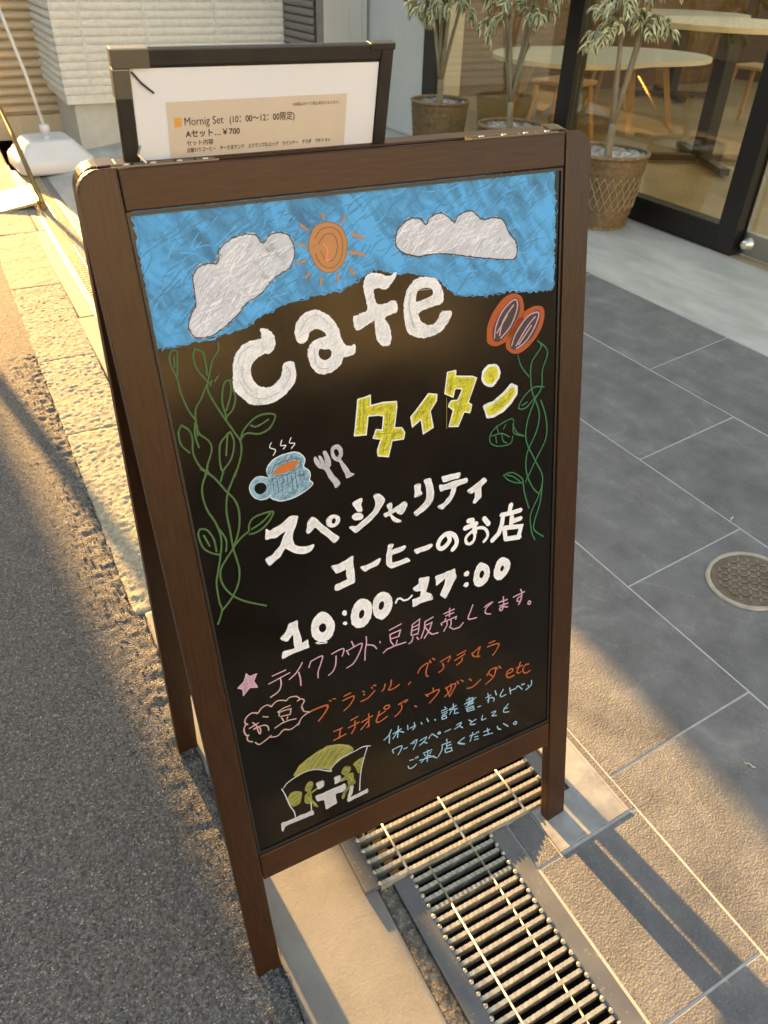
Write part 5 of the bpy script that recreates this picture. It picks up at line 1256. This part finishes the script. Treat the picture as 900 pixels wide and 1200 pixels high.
# ================================================================ SHOP FRONT
shop = empty('shop_building', (3.5, -3.3, ZF)); tag(shop, 'glass fronted shop with black window frames and white end wall', 'shop')
def sbox(name, x0, x1, y0, y1, z0, z1, m_, parent=None, bev=.003):
    p = parent or shop
    o = bevel_box(name, x0-3.5, x1-3.5, y0+3.3, y1+3.3, z0-ZF, z1-ZF, m_, p, bev)
    return o
sbox('end_wall', 5.47, 6.62, -3.60, -3.262, ZF-.25, 3.4, M['wall_white'])
sbox('wall_trim', 6.50, 6.54, -3.2615, -3.235, ZF-.2, 3.3, M['door_cream'])
sbox('skirting', 5.47, 6.50, -3.2615, -3.250, ZF, ZF+.03, M['wall_white'])
sbox('upper_wall', -1.2, 6.62, -3.60, -3.262, 3.4, 5.0, M['wall_white'])
sbox('window_frame', 5.275, 5.455, -3.33, -3.255, ZF, 3.4, M['black_metal'])
sbox('window_frame', 3.80, 3.92, -3.34, -3.26, ZF+.125, 3.4, M['black_metal'])
sbox('window_frame', 2.455, 2.565, -3.34, -3.250, ZF, 3.4, M['black_metal'])
sbox('window_frame', 2.566, 5.274, -3.33, -3.252, ZF, ZF+.122, M['black_metal'])
def glass_mat():
    m = bpy.data.materials.new('window_glass'); m.use_nodes = True; N = m.node_tree.nodes; L = m.node_tree.links; N.clear()
    o = N.new('ShaderNodeOutputMaterial'); tr = N.new('ShaderNodeBsdfTransparent'); tr.inputs[0].default_value = (.92, .84, .66, 1)
    gl = N.new('ShaderNodeBsdfGlossy'); gl.inputs['Roughness'].default_value = .01; gl.inputs[0].default_value = (1, 1, 1, 1)
    lw = N.new('ShaderNodeLayerWeight'); lw.inputs[0].default_value = .5; pw = N.new('ShaderNodeMath'); pw.operation = 'POWER'; pw.inputs[1].default_value = 4; L.new(lw.outputs['Facing'], pw.inputs[0])
    fr = N.new('ShaderNodeMath'); fr.operation = 'MULTIPLY_ADD'; fr.inputs[1].default_value = .8; fr.inputs[2].default_value = .10; L.new(pw.outputs[0], fr.inputs[0]); mx = N.new('ShaderNodeMixShader')
    L.new(fr.outputs[0], mx.inputs[0]); L.new(tr.outputs[0], mx.inputs[1]); L.new(gl.outputs[0], mx.inputs[2]); L.new(mx.outputs[0], o.inputs[0])
    return m
M['glass'] = glass_mat()
def pane(x0, x1, z0, z1, y=-3.295):
    mb = MB(); mb.box(x0-3.5, x1-3.5, y+3.3-.003, y+3.3+.003, z0-ZF, z1-ZF); return mb.build('glass_pane', M['glass'], shop)
pane(2.567, 3.798, ZF+.124, 3.39); pane(3.922, 5.273, ZF+.124, 3.39)
# door leaf at the right border
dl = empty('glass_door', parent=shop)
sbox('door_rail', 1.55, 2.440, -3.345, -3.300, ZF+.012, ZF+.115, M['stainless'], dl)
mb = MB(); mb.box(1.56-3.5, 2.43-3.5, -.025, -.019, .118, 2.2); mb.build('door_glass', M['glass'], dl)
mb = MB(); mb.lathe([(.030, 0), (.030, .010), (.024, .014), (.021, .034), (.017, .040), (.0001, .041)], n=24)
lk = mb.build('lock', M['chrome'], dl, True); lk.rotation_euler = (R_(-90), 0, 0); lk.location = (2.405-3.5, -.001, .065)
sbox('door_edge', 2.441, 2.453, -3.335, -3.31, ZF+.012, 3.0, M['stainless'], dl)
# room
sbox('room_floor', -1.2, 9.5, -12.5, -3.236, ZF-.05, ZF-.002, M['in_floor'], bev=.0005)
sbox('back_wall', -1.2, 9.5, -12.6, -12.5, ZF, 3.4, M['in_wall'])
sbox('room_side_wall', 9.4, 9.5, -12.5, -3.61, ZF, 3.4, M['in_wall'])
sbox('counter', 5.6, 9.0, -9.6, -8.9, ZF, ZF+1.15, M['in_wall2'])
sbox('partition', 7.2, 7.3, -8.6, -4.2, ZF, 2.6, M['in_wall2'])

def stool_table(name, label, c, top_shape, h, legs, top_m, leg_m, r, pedestal=False, cat='table', group=None):
    t = empty(name, c); tag(t, label, cat, group)
    mb = MB(); n = 48; pts = []
    for k in range(n):
        a = 2*math.pi*k/n; rr = top_shape(a)*r; pts.append((rr*math.cos(a), rr*math.sin(a)))
    vs = [(x, y, h) for x, y in pts] + [(x*1.0, y*1.0, h-.03) for x, y in pts]
    fs = [tuple(range(n)), tuple(range(2*n-1, n-1, -1))] + [(k, n+k, n+(k+1) % n, (k+1) % n) for k in range(n)]
    mb.add(vs, fs); mb.build('tabletop', top_m, t)
    if pedestal:
        mb = MB(); mb.box(-.05, .05, -.05, .05, .03, h-.03); mb.build('column', leg_m, t)
        for k in range(4):
            a = math.pi/4 + k*math.pi/2 + .3; lg = MB(); Mx = Matrix.Rotation(a, 4, 'Z'); lg.box(.05, .46, -.032, .032, .012, .052, M=Mx); lg.build('foot', leg_m, t)
    else:
        for (x, y, dx, dy) in legs:
            lg = MB(); lg.tube([(x, y, 0), (x+dx, y+dy, h-.03)], [.028, .036], 4); lg.build('leg', leg_m, t)
    return t
blob = lambda a: 1 + .55*abs(math.sin(a))**1.5 + .06*math.sin(3*a+1)
stool_table('low_table', 'white bean-shaped table on oak legs inside the window, behind the planters', (5.5, -4.95, ZF), blob, .52, ((-.35, -.6, .1, .1), (.3, -.55, -.05, .1), (-.35, .55, .1, -.1), (.3, .6, -.1, -.1), (-.5, 0, .1, 0)), M['table_white'], M['oak'], .62)
stool_table('pedestal_table', 'round pale table on a black four-footed pedestal inside the window', (4.05, -4.75, ZF), lambda a: 1, .84, (), M['table_white'], M['black_metal'], .55, True)
stool_table('side_table', 'round table with a white top deeper in the room', (6.5, -6.9, ZF), lambda a: 1, .74, (), M['table_white'], M['black_metal'], .6, True)
# trestle, stools
def stool(c, label, rz=0):
    t = empty('stool', c, rz); tag(t, label, 'stool', 'wooden stools inside the shop')
    bevel_box('seat', -.17, .17, -.17, .17, .43, .46, M['oak'], t, .01)
    for sx in (-1, 1):
        for sy in (-1, 1):
            lg = MB(); lg.tube([(sx*.19, sy*.19, 0), (sx*.13, sy*.13, .43)], .018, 6); lg.build('leg', M['oak'], t)
stool((4.75, -4.0, ZF), 'oak stool standing behind the planter in the window corner', .3)
stool((6.3, -5.9, ZF), 'oak stool between the two white tables', .6)
stool((5.0, -6.3, ZF), 'oak stool deeper in the room behind the black pedestal', .1)
# beaded blind chain
t = empty('blind_chain', (2.62, -3.38, ZF)); tag(t, 'looped beaded blind cord hanging inside the glass by the door', 'blind cord')
ch = MB(); pts = []
for k in range(60):
    u = k/59*2-1; pts.append((.0+.035*u, 0, .90+.95*abs(u)**1.6 if abs(u) > .02 else .90))
bead = []
for i in range(len(pts)-1):
    a, b_ = Vector(pts[i]), Vector(pts[i+1]); d = (b_-a).length; n = max(1, int(d/.012))
    for k in range(n):
        p = a.lerp(b_, k/n); r = .0035
        ch.add([p+Vector(q_)*r for q_ in ((1,0,0),(-1,0,0),(0,1,0),(0,-1,0),(0,0,1),(0,0,-1))], [(0,2,4),(2,1,4),(1,3,4),(3,0,4),(2,0,5),(1,2,5),(3,1,5),(0,3,5)])
tag(ch.build('bead', M['plastic_white'], t, True), kind='stuff')
mb = MB(); mb.tube([(.03, 0, 1.35), (-.02, .0, 1.18)], .006, 6); mb.build('cord_grip', M['plastic_white'], t)

# ================================================================ PLANTERS
def planter(c, label_p, label_t, rt, rb, h, seed, style, crown_c, lean):
    rg = random.Random(seed)
    t = empty('planter', c); tag(t, label_p, 'planter')
    nz, n = 30, 112
    prof = [(rb+(rt-rb)*(j/nz)**.9, h*j/nz) for j in range(nz+1)]
    cnt = 28
    def rm(j, k, th):
        if j in (0, nz): return .004
        ph = (j//1) % 2
        return .010*math.cos(cnt*th + math.pi*ph) + .002*math.cos(2*math.pi*j/3)
    mb = MB(); mb.lathe(prof, n=n, rmod=rm); mb.add([(rb*math.cos(2*math.pi*k/n), rb*math.sin(2*math.pi*k/n), 0) for k in range(n)], [tuple(range(n))])
    mb.build('basket', M['wicker'], t, True)
    mb = MB(); ring = [((rt+.004)*math.cos(2*math.pi*k/48), (rt+.004)*math.sin(2*math.pi*k/48), h) for k in range(49)]
    mb.tube(ring, .010, 8, cap=False); mb.build('rim', M['wicker'], t, True)
    if style == 'zigzag':
        for band in range(4):
            mb = MB(); z0 = h*(.34+.115*band); N_ = 30; pts = []
            for k in range(N_*2+1):
                a = 2*math.pi*k/(N_*2); z = z0 + (h*.055 if k % 2 else -h*.055)*(1 if band % 2 else -1); rr = rb+(rt-rb)*(z/h)**.9+.009
                pts.append((rr*math.cos(a), rr*math.sin(a), z))
            mb.tube(pts, .0032, 5, cap=False); mb.build('zigzag_cord', M['wicker_light'], t, True)
    def wr(u, v):
        a = 2*math.pi*u; r = (rt-.006)*(1-v*.97)
        return (r*math.cos(a), r*math.sin(a), h-.012-.035*v+.018*noise.noise((r*22*math.cos(a), r*22*math.sin(a), seed)))
    grid('wrap', 90, 16, wr, M['foil'], t, False)
    # tree
    tr = empty('ficus_plant', (c[0], c[1], c[2]+h-.05)); tag(tr, label_t, 'potted tree')
    base = Vector((0, 0, -.02)); fork = Vector((lean[0], lean[1], .17))
    mb = MB(); mb.tube([base, base.lerp(fork, .35)+Vector((.008, -.006, 0)), base.lerp(fork, .7)+Vector((-.010, .008, 0)), fork], [.024, .021, .018, .019], 10)
    mb.build('trunk', M['bark'], tr, True)
    tips = []
    for k in range(4):
        a = k*math.pi/2 + rg.uniform(-.4, .4); sp = rg.uniform(.05, .11)
        p1 = fork + Vector((math.cos(a)*sp*.4, math.sin(a)*sp*.4, .16)); p2 = fork + Vector((math.cos(a)*sp*.9, math.sin(a)*sp, .40)); p3 = fork + Vector((math.cos(a)*sp*1.6, math.sin(a)*sp*1.6, .80))
        mb = MB(); mb.tube([fork-Vector((0, 0, .02)), p1, p2, p3], [.015, .012, .010, .006], 8); mb.build('stem', M['bark'], tr, True); tips += [p2, p2.lerp(p3, .5), p3]
    br = MB(); lv = MB()
    def leaf(p, d, L):
        d = d.normalized(); up = Vector((0, 0, 1)); sdv = d.cross(up)
        if sdv.length < .1: sdv = Vector((1, 0, 0))
        sdv.normalize(); sdv = (Matrix.Rotation(rg.uniform(-1.2, 1.2), 3, d) @ sdv); nn = sdv.cross(d)
        w = L*.29; seg = 4; rows_ = []
        for i in range(seg+1):
            u = i/seg; c_ = p + d*L*u + Vector((0, 0, -1))*L*.45*u*u; ww = w*math.sin(math.pi*min(1, u*.92+.06))
            rows_.append([c_-sdv*ww+nn*ww*.5, c_-sdv*ww*.42+nn*ww*.15, c_+nn*0, c_+sdv*ww*.42+nn*ww*.15, c_+sdv*ww+nn*ww*.5])
        vs = [v for r in rows_ for v in r]
        for i in range(seg):
            for k in range(4):
                pass
        fe = [(i*5+k, i*5+k+1, (i+1)*5+k+1, (i+1)*5+k) for i in range(seg) for k in (0, 3)]
        fg = [(i*5+k, i*5+k+1, (i+1)*5+k+1, (i+1)*5+k) for i in range(seg) for k in (1, 2)]
        lv.add(vs, fe, 1); b = len(lv.v)-len(vs); lv.f += [tuple(i+b for i in f) for f in fg]; lv.m += [0]*len(fg)
    cc = fork + Vector(crown_c) + Vector((0, 0, .07))
    for i in range(80):
        a = rg.uniform(0, 2*math.pi); el = rg.uniform(-.9, 1.2); r = .30*rg.uniform(.35, 1)
        tip = cc + Vector((math.cos(a)*math.cos(el)*r, math.sin(a)*math.cos(el)*r, math.sin(el)*r*1.25))
        if c[1]+tip.y < -3.23: tip.y = -3.23 - c[1] + rg.uniform(0, .03)
        src = min(tips, key=lambda q_: (q_-tip).length); mid = src.lerp(tip, .5)+Vector((0, 0, .03))
        br.tube([src, mid, tip], [.0045, .003, .0016], 4)
        for k in range(11):
            p = mid.lerp(tip, rg.random()); d = (tip-mid).normalized()*.8 + Vector((rg.uniform(-1, 1), rg.uniform(-1, 1), rg.uniform(-1.3, .6)))
            if c[1]+p.y+d.y*.05 < -3.24: d.y = abs(d.y)
            leaf(p, d, rg.uniform(.030, .058))
    tag(br.build('branches', M['bark'], tr, True), kind='stuff'); tag(lv.build('leaves', [M['leaf'], M['leaf_edge']], tr), kind='stuff')
planter((3.16, -3.02, ZF), 'golden wicker planter with zigzag cords, nearest the door', 'variegated potted tree in the zigzag planter beside the glass', .195, .145, .355, 1, 'zigzag', (.02, .02, .52), (.03, -.02))
planter((4.03, -3.03, ZF), 'wicker planter partly hidden behind the top right of the sign', 'variegated potted tree in the middle planter', .185, .14, .34, 2, 'plain', (.0, .0, .50), (.0, .015))
planter((4.83, -3.03, ZF), 'wicker planter next to the white wall', 'variegated potted tree next to the white wall', .185, .15, .36, 3, 'plain', (.0, .0, .50), (.01, .0))

# ================================================================ THE REST OF THE STREET (it shades, bounces and reflects)
def block(name, label, x0, x1, y0, y1, h, m_, face=None):
    t = empty(name, ((x0+x1)/2, (y0+y1)/2, 0)); tag(t, label, 'building')
    cx, cy = t.location.x, t.location.y
    mb = MB(); mb.box(x0-cx, x1-cx, y0-cy, y1-cy, 0, h); mb.build('wall', m_, t)
    # windows on the faces towards the street
    def win(a0, a1, z0, z1, axis, pos, sgn):
        fr = MB(); gl = MB()
        if axis == 'y': fr.box(a0-cx, a1-cx, min(pos, pos+sgn*.05)-cy, max(pos, pos+sgn*.05)-cy, z0, z1); gl.box(a0+.08-cx, a1-.08-cx, min(pos+sgn*.051, pos+sgn*.06)-cy, max(pos+sgn*.051, pos+sgn*.06)-cy, z0+.08, z1-.08)
        else: fr.box(min(pos, pos+sgn*.05)-cx, max(pos, pos+sgn*.05)-cx, a0-cy, a1-cy, z0, z1); gl.box(min(pos+sgn*.051, pos+sgn*.06)-cx, max(pos+sgn*.051, pos+sgn*.06)-cx, a0+.08-cy, a1-.08-cy, z0+.08, z1-.08)
        o = fr.build('window', M['door_cream'], t); gl.build('window_pane', M['town_glass'], o)
    if face:
        axis, pos, sgn, a, b_ = face
        z = 1.0
        while z+1.3 < h:
            q_ = a+.8
            while q_+1.4 < b_: win(q_, q_+1.4, z, z+1.25, axis, pos, sgn); q_ += 2.7
            z += 2.8
    return t
block('town_house', 'house row across the street, outside the picture to the left', -4, 22, 6.2, 14, 5.6, M['town_wall'], ('y', 6.2, -1, -4, 22))
block('town_house', 'house closing the view behind the photographer, in full sun', -17, -13, -9, 5, 6.0, M['town_wall2'], ('x', -13, 1, -9, 5))
block('town_house', 'tall house up the street that shades the road', 14, 16, 1.31, 6, 9, M['town_wall'])
t = empty('guy_stay', (6.9, .67, 0)); tag(t, 'slanting covered guy stay beside the road, outside the picture to the left', 'guy stay')
mb = MB(); mb.tube([(0, 0, -.01), (0, -.345*2.1, 2.1)], .032, 12); mb.build('stay_cover', M['pole'], t, True)
mb = MB(); mb.tube([(0, -.345*2.1, 2.1), (0, -.345*6, 6)], .006, 6); mb.build('stay_wire', M['pole'], t, True)
for (px_, ps_, rz_, lb_) in ((.46, .50, .4, 'pale curled twig lying on the sunlit slate tile'), (1.02, 1.05, 2.0, 'tiny dry stalk lying on the slate tile near the round cover')):
    c_ = Vector(ramp_pt(px_, ps_, .003)); mb = MB()
    mb.tube([(-.010, 0, 0), (-.004, .003, .002), (.002, -.001, .001), (.009, .003, 0), (.012, .001, 0)], [.0008, .0016, .0012, .0014, .0006], 6)
    o = mb.build('twig', M['leaf_edge'], None, True); o.location = c_; o.rotation_euler = (-ZA, 0, rz_); tag(o, lb_, 'twig')
bpy.context.view_layer.update()
